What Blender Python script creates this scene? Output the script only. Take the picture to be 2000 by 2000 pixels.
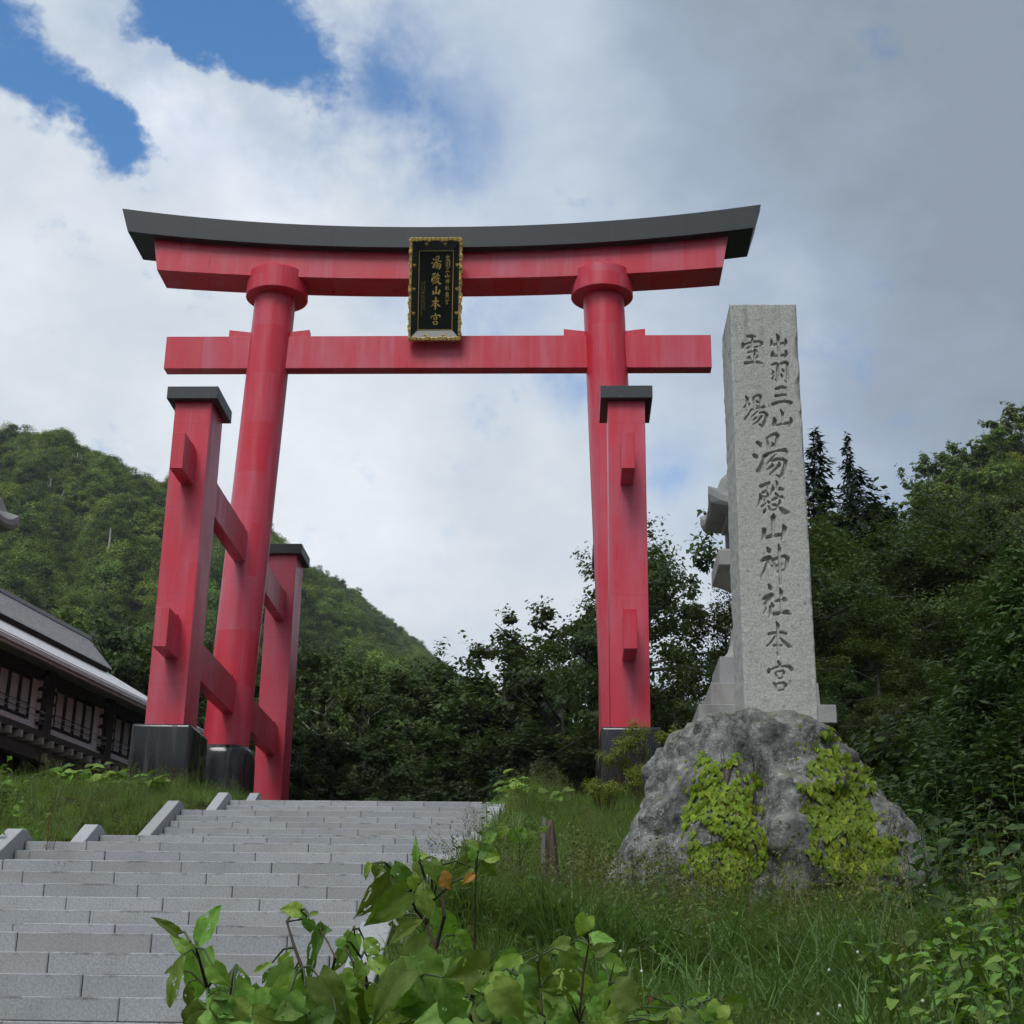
import bpy, bmesh, math, random
import numpy as np
from mathutils import Vector, Matrix, Quaternion

# ------------------------------------------------------------------ camera
for o in list(bpy.data.objects):
    bpy.data.objects.remove(o)
scene = bpy.context.scene
COL = scene.collection
CAM = np.array([4.4097, -46.0157, -7.6139])
CR = np.array([0.999303, 0.034832, 0.013422])
CU = np.array([-0.001119, -0.331476, 0.943463])
CF = np.array([-0.037312, 0.94282, 0.331207])
FPX = 2960.16                                     # focal length for a 2000 px wide picture
cam_data = bpy.data.cameras.new('camera')
cam = bpy.data.objects.new('camera', cam_data)
COL.objects.link(cam)
cam.matrix_world = Matrix(((CR[0], CU[0], -CF[0], CAM[0]), (CR[1], CU[1], -CF[1], CAM[1]), (CR[2], CU[2], -CF[2], CAM[2]), (0, 0, 0, 1)))
cam_data.sensor_width = 36.0
cam_data.lens = FPX / 2000.0 * 36.0
cam_data.clip_start = 0.1
cam_data.clip_end = 6000.0
scene.camera = cam

def ray(x, y):
    d = CF * FPX + CR * (x - 1000.0) - CU * (y - 1000.0)
    return d / np.linalg.norm(d)
def atY(x, y, Y):
    d = ray(x, y); return CAM + d * (Y - CAM[1]) / d[1]
def atD(x, y, D):
    d = ray(x, y); return CAM + d * D / float(d @ CF)

# ------------------------------------------------------------------ sky and sun
SUN_DIR = np.array([-0.15, -0.60, 0.78]); SUN_DIR /= np.linalg.norm(SUN_DIR)     # towards the sun
world = bpy.data.worlds.new('World'); scene.world = world; world.use_nodes = True
wt = world.node_tree; wt.nodes.clear()
def wn(t, **k):
    n = wt.nodes.new(t)
    for a, b in k.items(): setattr(n, a, b)
    return n
def wl(a, b): wt.links.new(a, b)
def wmath(op, a, b=None, clamp=False):
    n = wn('ShaderNodeMath', operation=op, use_clamp=clamp)
    for i, v in enumerate((a, b)):
        if v is None: continue
        if isinstance(v, (int, float)): n.inputs[i].default_value = v
        else: wl(v, n.inputs[i])
    return n.outputs[0]
def wramp(v, a, b, lo=0.0, hi=1.0):
    n = wn('ShaderNodeMapRange', interpolation_type='SMOOTHSTEP')
    wl(v, n.inputs[0]); n.inputs[1].default_value = a; n.inputs[2].default_value = b
    n.inputs[3].default_value = lo; n.inputs[4].default_value = hi
    return n.outputs[0]
wco = wn('ShaderNodeTexCoord')
DIR = wco.outputs['Generated']
def wnoise(scale, detail=6, rough=0.55, vec=None, off=(0, 0, 0), stretch=(1, 1, 1)):
    m = wn('ShaderNodeMapping'); m.inputs[1].default_value = off; m.inputs[3].default_value = stretch
    wl(vec if vec is not None else DIR, m.inputs[0])
    n = wn('ShaderNodeTexNoise'); n.inputs['Scale'].default_value = scale
    n.inputs['Detail'].default_value = detail; n.inputs['Roughness'].default_value = rough
    wl(m.outputs[0], n.inputs['Vector']); return n
# billowed direction: cloud edges are pushed about by two octaves of noise
warp = wnoise(9.0, 6, 0.66)
ws = wn('ShaderNodeVectorMath', operation='SUBTRACT'); wl(warp.outputs['Color'], ws.inputs[0]); ws.inputs[1].default_value = (0.5, 0.5, 0.5)
wsc = wn('ShaderNodeVectorMath', operation='SCALE'); wl(ws.outputs[0], wsc.inputs[0]); wsc.inputs[3].default_value = 0.075
wad = wn('ShaderNodeVectorMath', operation='ADD'); wl(DIR, wad.inputs[0]); wl(wsc.outputs[0], wad.inputs[1])
wno = wn('ShaderNodeVectorMath', operation='NORMALIZE'); wl(wad.outputs[0], wno.inputs[0])
WDIR = wno.outputs[0]
def blob(px, py, rad, amp, vec=None):
    """soft spot of the sky round the direction seen at a picture point, rad in degrees"""
    d = ray(px, py)
    n = wn('ShaderNodeVectorMath', operation='DOT_PRODUCT'); wl(vec or WDIR, n.inputs[0]); n.inputs[1].default_value = tuple(d)
    k = 1.0 / (1.0 - math.cos(math.radians(rad)))
    e = wmath('EXPONENT', wmath('MULTIPLY', wmath('SUBTRACT', n.outputs['Value'], 1.0), k))
    return wmath('MULTIPLY', e, amp)
def wsum(lst):
    s = lst[0]
    for v in lst[1:]: s = wmath('ADD', s, v)
    return s

sky = wn('ShaderNodeTexSky', sky_type='NISHITA'); sky.sun_disc = False
sky.sun_elevation = math.asin(SUN_DIR[2]); sky.sun_rotation = math.atan2(SUN_DIR[0], SUN_DIR[1])
sky.altitude = 600; sky.air_density = 1.25; sky.dust_density = 0.0; sky.ozone_density = 4.0
bg_sky = wn('ShaderNodeBackground'); shs = wn('ShaderNodeHueSaturation'); shs.inputs['Saturation'].default_value = 1.22; shs.inputs['Value'].default_value = 1.0; wl(sky.outputs[0], shs.inputs['Color']); wl(shs.outputs[0], bg_sky.inputs[0]); bg_sky.inputs[1].default_value = 0.15
gap = wsum([blob(10, 30, 1.3, .75), blob(85, 130, 1.35, .8), blob(150, 205, 1.35, .85), blob(205, 265, 1.15, .8), blob(250, 305, .9, .6),
            blob(275, 20, 1.5, .75), blob(370, 45, 1.8, .8), blob(460, 95, 1.7, .75), blob(560, 130, 1.7, .6), blob(640, 175, 1.6, .4), blob(530, 10, 2.3, .45),
            blob(305, 135, 1.1, -.7), blob(370, 205, 1.5, -.8), blob(470, 270, 2.0, -.7), blob(165, 75, 1.1, -.22)])
edge = wnoise(12.0, 8, 0.62, off=(1.7, 0.3, 2.2)); fine = wnoise(34.0, 6, 0.65, off=(3.1, 5.2, 0.7), stretch=(1, 1, 1.6))
en = wmath('ADD', wmath('MULTIPLY', wmath('SUBTRACT', edge.outputs['Fac'], 0.5), 2.2), wmath('MULTIPLY', wmath('SUBTRACT', fine.outputs['Fac'], 0.5), 1.2))
gapn = wmath('ADD', wmath('MULTIPLY', gap, 1.15), en)
veil = wmath('MULTIPLY', wsum([blob(720, 110, 3.4, .80), blob(880, 280, 2.8, .65), blob(950, 600, 2.2, .60), blob(760, 590, 1.6, .45), blob(620, 330, 1.8, .35), blob(1110, 735, 1.1, .7), blob(1298, 905, 1.2, .7), blob(300, 100, 4.5, .45)]), wramp(edge.outputs['Fac'], .30, .66, .0, 1.0))
blue = wmath('MAXIMUM', wramp(gapn, 0.17, 1.0), veil)
# cloud brightness: sunlit towards the west, a grey sheet to the east, billows in between
wst = wn('ShaderNodeVectorMath', operation='DOT_PRODUCT'); wl(WDIR, wst.inputs[0]); wst.inputs[1].default_value = (-0.95, 0.05, -0.30)
lit = wramp(wst.outputs['Value'], -0.38, 0.02)
bill = wnoise(9.0, 5, 0.58, off=(4.1, 2.0, 0.6), stretch=(1, 1, 1.5))
soft = wnoise(3.0, 2, 0.5, off=(0.4, 7.0, 1.0), stretch=(1, 1, 1.6))
bsum = wsum([lit, wmath('MULTIPLY', wmath('SUBTRACT', bill.outputs['Fac'], 0.5), 0.9), wmath('MULTIPLY', wmath('SUBTRACT', soft.outputs['Fac'], 0.5), 0.7),
             blob(330, 170, 2.0, .35), blob(480, 420, 2.6, .35), blob(650, 1010, 4.0, .30)])
cr = wn('ShaderNodeValToRGB'); wl(wmath('MULTIPLY', bsum, 0.72), cr.inputs[0])
el = cr.color_ramp.elements
el[0].position = 0.0; el[0].color = (0.25, 0.298, 0.36, 1)
el[1].position = 1.0; el[1].color = (0.83, 0.87, 0.93, 1)
for pos, c in ((0.25, (0.325, 0.40, 0.51, 1)), (0.5, (0.49, 0.57, 0.67, 1)), (0.75, (0.66, 0.715, 0.77, 1))):
    e = el.new(pos); e.color = c
bg_cloud = wn('ShaderNodeBackground'); wl(cr.outputs[0], bg_cloud.inputs[0]); bg_cloud.inputs[1].default_value = 1.0
mx = wn('ShaderNodeMixShader'); wl(blue, mx.inputs[0]); wl(bg_cloud.outputs[0], mx.inputs[1]); wl(bg_sky.outputs[0], mx.inputs[2])
wo = wn('ShaderNodeOutputWorld'); wl(mx.outputs[0], wo.inputs[0])
world.cycles.sampling_method = 'MANUAL'; world.cycles.sample_map_resolution = 512

sun_data = bpy.data.lights.new('sun', 'SUN'); sun_data.energy = 1.9; sun_data.angle = math.radians(25); sun_data.color = (1.0, 0.985, 0.95)
sun = bpy.data.objects.new('sun', sun_data); COL.objects.link(sun)
sun.rotation_euler = Vector(SUN_DIR).to_track_quat('Z', 'Y').to_euler()
vs = scene.view_settings
vs.view_transform = 'Standard'; vs.look = 'None'; vs.gamma = 1.0; vs.exposure = 0.15; vs.use_curve_mapping = False
scene.render.film_transparent = False
scene.cycles.use_adaptive_sampling = True; scene.cycles.adaptive_threshold = 0.03; scene.cycles.max_bounces = 5; scene.cycles.diffuse_bounces = 2; scene.cycles.glossy_bounces = 3; scene.cycles.transmission_bounces = 4; scene.cycles.transparent_max_bounces = 6
scene.cycles.use_denoising = True

# ------------------------------------------------------------------ helpers: objects
ORG = {}                                          # world origin of every parent
def tag(o, label=None, cat=None, group=None, kind=None):
    if label: o['label'] = label
    if cat: o['category'] = cat
    if group: o['group'] = group
    if kind: o['kind'] = kind
    return o
def empty(name, loc, label=None, cat=None, group=None, kind=None):
    o = bpy.data.objects.new(name, None); COL.objects.link(o); o.location = loc; o.empty_display_size = 0.3
    ORG[o] = np.array(loc, float)
    return tag(o, label, cat, group, kind)
def link(name, me, parent=None, loc=(0, 0, 0)):
    o = bpy.data.objects.new(name, me); COL.objects.link(o); o.location = loc
    if parent is not None:
        o.parent = parent
    ORG[o] = (ORG[parent] if parent is not None else 0) + np.array(loc, float)
    return o
def mesh_np(name, V, F, mats=None, smooth=False):
    """V (n,3), F either (m,k) array or list of tuples"""
    me = bpy.data.meshes.new(name)
    V = np.asarray(V, np.float32)
    if isinstance(F, np.ndarray):
        m, k = F.shape
        me.vertices.add(len(V)); me.vertices.foreach_set('co', V.ravel())
        me.loops.add(m * k); me.loops.foreach_set('vertex_index', F.astype(np.int32).ravel())
        me.polygons.add(m); me.polygons.foreach_set('loop_start', np.arange(0, m * k, k, dtype=np.int32))
        me.polygons.foreach_set('loop_total', np.full(m, k, np.int32))
        me.update(calc_edges=True)
    else:
        me.from_pydata([tuple(v) for v in V], [], F)
    if mats is not None: me.materials.append(mats)
    if smooth: me.polygons.foreach_set('use_smooth', np.ones(len(me.polygons), bool))
    return me
class MB:
    def __init__(self): self.v = []; self.f = []
    def add(self, V, F):
        b = len(self.v); self.v += [tuple(map(float, p)) for p in V]; self.f += [tuple(i + b for i in q) for q in F]; return self
    def box(self, lo, hi):
        x0, y0, z0 = lo; x1, y1, z1 = hi
        return self.add([(x0, y0, z0), (x1, y0, z0), (x1, y1, z0), (x0, y1, z0), (x0, y0, z1), (x1, y0, z1), (x1, y1, z1), (x0, y1, z1)],
                        [(0, 3, 2, 1), (4, 5, 6, 7), (0, 1, 5, 4), (1, 2, 6, 5), (2, 3, 7, 6), (3, 0, 4, 7)])
    def hexa(self, P):                            # eight corners, bottom ring then top ring
        return self.add(P, [(0, 3, 2, 1), (4, 5, 6, 7), (0, 1, 5, 4), (1, 2, 6, 5), (2, 3, 7, 6), (3, 0, 4, 7)])
    def loft(self, rings, cap=True):              # rings of equal point count, closed loops
        n = len(rings[0]); V = [p for r in rings for p in r]; F = []
        for i in range(len(rings) - 1):
            for j in range(n):
                F.append((i * n + j, i * n + (j + 1) % n, (i + 1) * n + (j + 1) % n, (i + 1) * n + j))
        if cap:
            F.append(tuple(range(n - 1, -1, -1))); b = (len(rings) - 1) * n; F.append(tuple(range(b, b + n)))
        return self.add(V, F)
    def tube(self, path, radii, n=8, cap=True):
        path = [np.array(p, float) for p in path]; rings = []
        up = np.array([0.31, 0.17, 0.93])
        for i, p in enumerate(path):
            t = path[min(i + 1, len(path) - 1)] - path[max(i - 1, 0)]; t = t / (np.linalg.norm(t) + 1e-9)
            a = np.cross(t, up)
            if np.linalg.norm(a) < 0.15: a = np.cross(t, np.array([1.0, 0, 0]))
            a /= np.linalg.norm(a); b = np.cross(t, a)
            rings.append([p + radii[i] * (math.cos(2 * math.pi * k / n) * a + math.sin(2 * math.pi * k / n) * b) for k in range(n)])
        return self.loft(rings, cap)
    def lathe(self, c, prof, n=32):               # prof [(r,z)...]
        return self.loft([[(c[0] + r * math.cos(2 * math.pi * k / n), c[1] + r * math.sin(2 * math.pi * k / n), c[2] + z) for k in range(n)] for r, z in prof])
    def prism(self, poly, axis, a, b):            # poly in the two other axes, extruded along axis from a to b
        def P(u, w, t): return {'x': (t, u, w), 'y': (u, t, w), 'z': (u, w, t)}[axis]
        return self.loft([[P(u, w, a) for u, w in poly], [P(u, w, b) for u, w in poly]])
    def build(self, name, mat, parent=None, bevel=0.0, seg=2, smooth=False, angle=40):
        org = ORG[parent] if parent is not None else np.zeros(3)
        me = bpy.data.meshes.new(name); me.from_pydata([(x - org[0], y - org[1], z - org[2]) for x, y, z in self.v], [], self.f)
        bm = bmesh.new(); bm.from_mesh(me)
        bmesh.ops.recalc_face_normals(bm, faces=bm.faces)
        if bevel > 0:
            ed = [e for e in bm.edges if len(e.link_faces) == 2 and e.calc_face_angle(0) > math.radians(25)]
            bmesh.ops.bevel(bm, geom=ed, offset=bevel, segments=seg, profile=0.6, affect='EDGES', clamp_overlap=True)
        bm.to_mesh(me); bm.free()
        me.materials.append(mat)
        if smooth:
            me.polygons.foreach_set('use_smooth', np.ones(len(me.polygons), bool))
            try: me.set_sharp_from_angle(angle=math.radians(angle))
            except Exception: pass
        return link(name, me, parent)
def dup(o, parent, loc=None, name=None):
    c = o.copy(); COL.objects.link(c)
    if parent is not None: c.parent = parent
    if loc is not None: c.location = loc
    if name: c.name = name
    return c

# ------------------------------------------------------------------ helpers: materials
class MT:
    def __init__(self, name, rough=0.6, spec=0.5):
        self.m = bpy.data.materials.new(name); self.m.use_nodes = True
        self.t = self.m.node_tree; self.b = self.t.nodes['Principled BSDF']
        self.b.inputs['Roughness'].default_value = rough
        self.b.inputs['Specular IOR Level'].default_value = spec
        self.co = None
    def n(self, t, **k):
        x = self.t.nodes.new(t)
        for a, b in k.items(): setattr(x, a, b)
        return x
    def l(self, a, b): self.t.links.new(a, b)
    def coord(self, kind='Object'):
        if self.co is None: self.co = self.n('ShaderNodeTexCoord')
        return self.co.outputs[kind]
    def map(self, vec, scale=(1, 1, 1), loc=(0, 0, 0), rot=(0, 0, 0)):
        m = self.n('ShaderNodeMapping'); self.l(vec, m.inputs[0]); m.inputs[3].default_value = scale; m.inputs[1].default_value = loc; m.inputs[2].default_value = rot
        return m.outputs[0]
    def noise(self, vec, scale, detail=4, rough=0.55, dist=0.0):
        n = self.n('ShaderNodeTexNoise'); self.l(vec, n.inputs['Vector']); n.inputs['Scale'].default_value = scale
        n.inputs['Detail'].default_value = detail; n.inputs['Roughness'].default_value = rough; n.inputs['Distortion'].default_value = dist
        return n.outputs['Fac']
    def voro(self, vec, scale, feature='F1', out='Distance', rnd=1.0):
        n = self.n('ShaderNodeTexVoronoi', feature=feature); self.l(vec, n.inputs['Vector']); n.inputs['Scale'].default_value = scale; n.inputs['Randomness'].default_value = rnd
        return n.outputs[out]
    def ramp(self, v, a, b, lo=0.0, hi=1.0):
        n = self.n('ShaderNodeMapRange', interpolation_type='SMOOTHSTEP'); self.l(v, n.inputs[0])
        n.inputs[1].default_value = a; n.inputs[2].default_value = b; n.inputs[3].default_value = lo; n.inputs[4].default_value = hi
        return n.outputs[0]
    def math(self, op, a, b=None, clamp=False):
        n = self.n('ShaderNodeMath', operation=op, use_clamp=clamp)
        for i, v in enumerate((a, b)):
            if v is None: continue
            if isinstance(v, (int, float)): n.inputs[i].default_value = v
            else: self.l(v, n.inputs[i])
        return n.outputs[0]
    def mix(self, f, a, b, mode='MIX'):
        n = self.n('ShaderNodeMix', data_type='RGBA', blend_type=mode)
        for i, v in ((0, f), (6, a), (7, b)):
            if isinstance(v, (int, float)): n.inputs[i].default_value = v
            elif isinstance(v, (tuple, list)): n.inputs[i].default_value = (*v[:3], 1)
            else: self.l(v, n.inputs[i])
        return n.outputs[2]
    def color(self, c):
        if isinstance(c, (tuple, list)): self.b.inputs['Base Color'].default_value = (*c[:3], 1)
        else: self.l(c, self.b.inputs['Base Color'])
        return self
    def bump(self, h, strength=0.3, dist=0.02):
        n = self.n('ShaderNodeBump'); n.inputs['Strength'].default_value = strength; n.inputs['Distance'].default_value = dist
        self.l(h, n.inputs['Height']); self.l(n.outputs[0], self.b.inputs['Normal']); return self
    def rnd(self):
        return self.n('ShaderNodeObjectInfo').outputs['Random']
    def island(self):
        return self.n('ShaderNodeNewGeometry').outputs['Random Per Island']

def red_paint(name):
    m = MT(name, 0.34, 0.5); c = m.coord()
    big = m.noise(m.map(c, (.55, .55, .28)), 1.0, 4, .6)
    strk = m.noise(m.map(c, (2.4, 2.4, .22)), 1.6, 5, .6)
    # rectangular touched-up patches
    fl = m.n('ShaderNodeVectorMath', operation='FLOOR'); m.l(m.map(c, (.93, .93, .57), (.31, .47, .2)), fl.inputs[0])
    wno_ = m.n('ShaderNodeTexWhiteNoise', noise_dimensions='3D'); m.l(fl.outputs[0], wno_.inputs['Vector'])
    patch = m.ramp(wno_.outputs['Value'], .80, .81)
    base = m.mix(m.ramp(big, .35, .7), (.64, .032, .060), (.60, .095, .148))
    base = m.mix(m.math('MULTIPLY', m.ramp(strk, .45, .8), .45), base, (.55, .17, .245))
    base = m.mix(m.math('MULTIPLY', patch, .6), base, (.63, .018, .040))
    dirt = m.noise(m.map(c, (1, 1, .35)), 5.0, 6, .65)
    base = m.mix(m.math('MULTIPLY', m.ramp(dirt, .58, .8), .25), base, (.38, .035, .05))
    # sheet seams
    sp = m.n('ShaderNodeSeparateXYZ'); m.l(c, sp.inputs[0])
    for ax, fr in ((2, .41), (0, .44)):
        f = m.math('ABSOLUTE', m.math('SUBTRACT', m.math('FRACT', m.math('ADD', m.math('MULTIPLY', sp.outputs[ax], fr), .13)), .5))
        base = m.mix(m.math('MULTIPLY', m.ramp(f, .002, .007, 1, 0), .20), base, (.22, .02, .03))
    drip = m.ramp(m.noise(m.map(c, (7, 7, .16)), 1.0, 5, .7), .60, .74)
    base = m.mix(m.math('MULTIPLY', drip, .10), base, (.27, .035, .05))
    m.color(base)
    m.l(m.ramp(strk, .3, .8, .27, .5), m.b.inputs['Roughness'])
    m.bump(m.noise(c, 14.0, 5, .6), .05, .01)
    return m.m
M = {}
M['red'] = red_paint('vermilion_paint')
m = MT('black_cap_metal', 0.42); c = m.coord()
st = m.noise(m.map(c, (9, 9, .5)), 1.0, 4, .6)
dr = m.ramp(m.noise(m.map(c, (16, 16, 1.2)), 1.0, 3, .5), .68, .78)
m.color(m.mix(m.math('MULTIPLY', dr, .28), m.mix(st, (.022, .028, .032), (.040, .047, .052)), (.30, .32, .33))); M['cap'] = m.m
m = MT('black_roof_metal', 0.42); c = m.coord()
seam = m.ramp(m.math('ABSOLUTE', m.math('SUBTRACT', m.math('FRACT', m.math('MULTIPLY', m.n('ShaderNodeSeparateXYZ').outputs[0], .42)), .5)), .0, .012, 1, 0)
sx = [n for n in m.t.nodes if n.type == 'SEPXYZ'][0]; m.l(c, sx.inputs[0])
m.color(m.mix(m.math('MULTIPLY', seam, .5), m.mix(m.noise(m.map(c, (1, 2, 3)), 1.5, 4), (.020, .027, .031), (.036, .044, .049)), (.012, .014, .016))); M['roof_black'] = m.m
m = MT('polished_black_granite', 0.22); c = m.coord()
stn = m.ramp(m.noise(m.map(c, (5, 5, .35)), 1.2, 5, .6), .45, .75)
m.color(m.mix(m.math('MULTIPLY', stn, .8), m.mix(m.noise(c, 40, 3), (.008, .009, .010), (.018, .019, .022)), (.050, .052, .055)))
m.l(m.ramp(stn, 0, 1, .16, .5), m.b.inputs['Roughness']); M['black_granite'] = m.m
def granite(name, a, b, dark, speck=90.0, dirt=(.10, .095, .08), dirt_amt=.35, rough=.75, rnd=.12):
    m = MT(name, rough, .35); c = m.coord()
    s1 = m.noise(c, speck, 2, .7); s2 = m.noise(c, speck * .38, 3, .6)
    col = m.mix(m.ramp(s1, .38, .62), a, b)
    col = m.mix(m.ramp(s2, .60, .72, 0, .75), col, dark)
    big = m.noise(m.map(c, (1, 1, .6)), 1.3, 5, .6)
    col = m.mix(m.math('MULTIPLY', m.ramp(big, .48, .78), dirt_amt), col, dirt)
    if rnd:
        r = m.rnd()
        col = m.mix(m.ramp(r, 0, 1, 0, rnd * 2.4), col, (.20, .215, .235))
        col = m.mix(m.ramp(m.math('FRACT', m.math('MULTIPLY', r, 7.31)), .6, 1, 0, rnd * 2.2), col, (.30, .285, .25))
    m.color(col); m.bump(s1, .25, .004)
    return m
sg = granite('step_granite', (.315, .33, .345), (.43, .445, .46), (.15, .16, .17), 55, (.17, .155, .135), .45, .8, .16)
sz = sg.n('ShaderNodeSeparateXYZ'); sg.l(sg.coord(), sz.inputs[0])
wc = sg.n('ShaderNodeNewGeometry').outputs['Position']
lim = sg.noise(sg.map(wc, (2.2, 2.2, .8)), 1.0, 4, .6); drip = sg.noise(sg.map(wc, (26, 3, 3)), 1.0, 4, .7)
grime = sg.math('MULTIPLY', sg.ramp(sg.math('ADD', sz.outputs[2], sg.math('MULTIPLY', drip, .045)), -.002, .016), sg.ramp(lim, .50, .64))
moss = sg.math('MULTIPLY', sg.ramp(sg.noise(sg.map(wc, (.5, .9, 1.4)), 1.0, 5, .6), .54, .72), .45)
old = sg.b.inputs['Base Color'].links[0].from_socket
sg.color(sg.mix(sg.math('MULTIPLY', grime, .6), sg.mix(moss, old, (.235, .215, .165)), (.055, .045, .040)))
M['step'] = sg.m
M['coping'] = granite('coping_granite', (.37, .385, .40), (.46, .475, .485), (.26, .27, .28), 60, (.25, .24, .22), .35).m
M['lantern'] = granite('lantern_granite', (.30, .295, .29), (.39, .385, .375), (.21, .20, .195), 60, (.115, .10, .098), .75).m
mm = granite('monument_granite', (.36, .37, .345), (.49, .495, .465), (.165, .17, .16), 36, (.22, .22, .205), .45, .8, 0)
mz = mm.n('ShaderNodeSeparateXYZ'); mm.l(mm.coord(), mz.inputs[0]); oldc = mm.b.inputs['Base Color'].links[0].from_socket
stk = mm.math('MULTIPLY', mm.ramp(mm.noise(mm.map(mm.coord(), (7, 7, .7)), 1.0, 5, .65), .50, .68), mm.ramp(mz.outputs[2], 4.7, 5.7))
stk2 = mm.ramp(mm.noise(mm.map(mm.coord(), (5, 5, .35)), 1.0, 5, .65), .60, .78)
blot = mm.ramp(mm.noise(mm.coord(), 3.4, 4, .6), .66, .72)
col = mm.mix(mm.math('MULTIPLY', stk, .75), oldc, (.12, .11, .10)); col = mm.mix(mm.math('MULTIPLY', stk2, .35), col, (.22, .215, .20)); col = mm.mix(mm.math('MULTIPLY', blot, .35), col, (.20, .21, .20))
mm.color(col); M['monument'] = mm.m
m = MT('gold_leaf', 0.32); m.b.inputs['Metallic'].default_value = 0.55
m.color(m.mix(m.noise(m.coord(), 9, 3), (.66, .46, .12), (.82, .62, .22))); M['gold'] = m.m
m = MT('black_lacquer', 0.25); m.color((.008, .010, .010)); M['lacquer'] = m.m
def simple(name, a, b, scale=6.0, rough=.7, stretch=(1, 1, 1), spec=.4, bump=.15):
    m = MT(name, rough, spec); c = m.map(m.coord(), stretch); f = m.noise(c, scale, 5, .6)
    m.color(m.mix(m.ramp(f, .3, .7), a, b)); m.bump(f, bump, .01); return m.m

# ------------------------------------------------------------------ stairs profile and ground
XL, XR, RUN = -2.9, 2.9, 0.36
FLIGHTS = [(-10.05, -2.23, 3), (-13.32, -2.73, 5), (-17.40, -3.52, 7), (-22.25, -4.62, 3), (-25.53, -5.12, 4), (-29.10, -5.76, 7), (-34.60, -6.88, 9)]
PLATEAU = -2.23
def stair_profile():
    pts = []
    for i, (y, z, n) in enumerate(FLIGHTS):
        zb = FLIGHTS[i + 1][1] if i + 1 < len(FLIGHTS) else z - n * .16
        pts += [(y, z), (y - n * RUN, zb)]
    return pts[::-1]
SP = np.array(stair_profile())
RIGHT = np.array([(-90, -9.6), (-60, -9.35), (-46, -9.2), (-43, -8.75), (-40, -8.10), (-37, -7.72), (-33, -7.25), (-29.5, -6.88), (-25, -5.85), (-20, -4.75), (-15, -3.45), (-11, -2.55), (-8, -2.25), (0, -2.23), (900, -2.23)])
LEFT = np.array([(-90, -9.6), (-60, -9.4), (-46, -9.2), (-40, -8.3), (-35, -7.3), (-30, -6.1), (-25.5, -5.05), (-22, -4.45), (-17.4, -3.35), (-13, -2.55), (-10, -2.1), (-7, -1.9), (0, -2.1), (10, -2.23), (900, -2.23)])
def vnoise(x, y, s, seed=0):
    """cheap smooth value noise"""
    x = np.asarray(x, float) / s; y = np.asarray(y, float) / s
    xi = np.floor(x).astype(np.int64); yi = np.floor(y).astype(np.int64); fx = x - xi; fy = y - yi
    fx = fx * fx * (3 - 2 * fx); fy = fy * fy * (3 - 2 * fy)
    def h(a, b):
        v = (a * 374761393 + b * 668265263 + seed * 974711) & 0x7fffffff
        v = ((v ^ (v >> 13)) * 1274126177) & 0x7fffffff
        return ((v ^ (v >> 16)) & 0xffff) / 65535.0
    return (h(xi, yi) * (1 - fx) + h(xi + 1, yi) * fx) * (1 - fy) + (h(xi, yi + 1) * (1 - fx) + h(xi + 1, yi + 1) * fx) * fy
def ground_h(x, y):
    x = np.asarray(x, float); y = np.asarray(y, float)
    r = np.interp(y, RIGHT[:, 0], RIGHT[:, 1]); l = np.interp(y, LEFT[:, 0], LEFT[:, 1]); s = np.interp(y, SP[:, 0], SP[:, 1])
    w = np.clip((x + 3.2) / 6.4, 0, 1); h = l * (1 - w) + r * w
    n = (vnoise(x, y, 3.1, 1) - .5) * .34 + (vnoise(x, y, 1.1, 2) - .5) * .10
    edge = np.clip((np.abs(x) - 3.2) / 2.0, 0, 1)                       # banks fade into the kerb of the stairs
    bank = np.where(x > 0, s + .20, s - .06)
    h = np.where(np.abs(x) < 3.2, np.minimum(s - .6, h), bank * (1 - edge) + (h + n) * edge)
    far = np.clip((y - 25) / 60, 0, 1)                                   # the wood stands on rising ground
    h = h + far * far * (3 + (vnoise(x, y, 30, 5) - .5) * 6)
    right_hill = np.clip((x - 14) / 60, 0, 1) * np.clip((y + 25) / 60, 0, 1)
    return h + right_hill * 10
xs = np.concatenate([np.linspace(-900, -40, 16), np.linspace(-36, -10, 27), np.linspace(-9.6, 16, 86), np.linspace(17, 44, 28), np.linspace(48, 900, 18)])
ys = np.concatenate([np.linspace(-500, -62, 10), np.linspace(-60, 2, 140), np.linspace(3.5, 60, 38), np.linspace(65, 900, 24)])
gx, gy = np.meshgrid(xs, ys); gz = ground_h(gx, gy)
nx, ny = len(xs), len(ys)
idx = np.arange(nx * ny).reshape(ny, nx)
F = np.stack([idx[:-1, :-1], idx[:-1, 1:], idx[1:, 1:], idx[1:, :-1]], -1).reshape(-1, 4)
m = MT('soil_and_moss', .95, .1); c = m.coord()
m.color(m.mix(m.ramp(m.noise(c, 1.7, 6, .65), .35, .65), (.018, .022, .008), (.045, .038, .020))); m.bump(m.noise(c, 9, 5, .6), .6, .05)
M['soil'] = m.m
g = link('ground', mesh_np('ground', np.stack([gx.ravel(), gy.ravel(), gz.ravel()], 1), F, M['soil'], True))
tag(g, 'grassy sloping ground on both banks of the stairs', 'ground', kind='structure')

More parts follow.
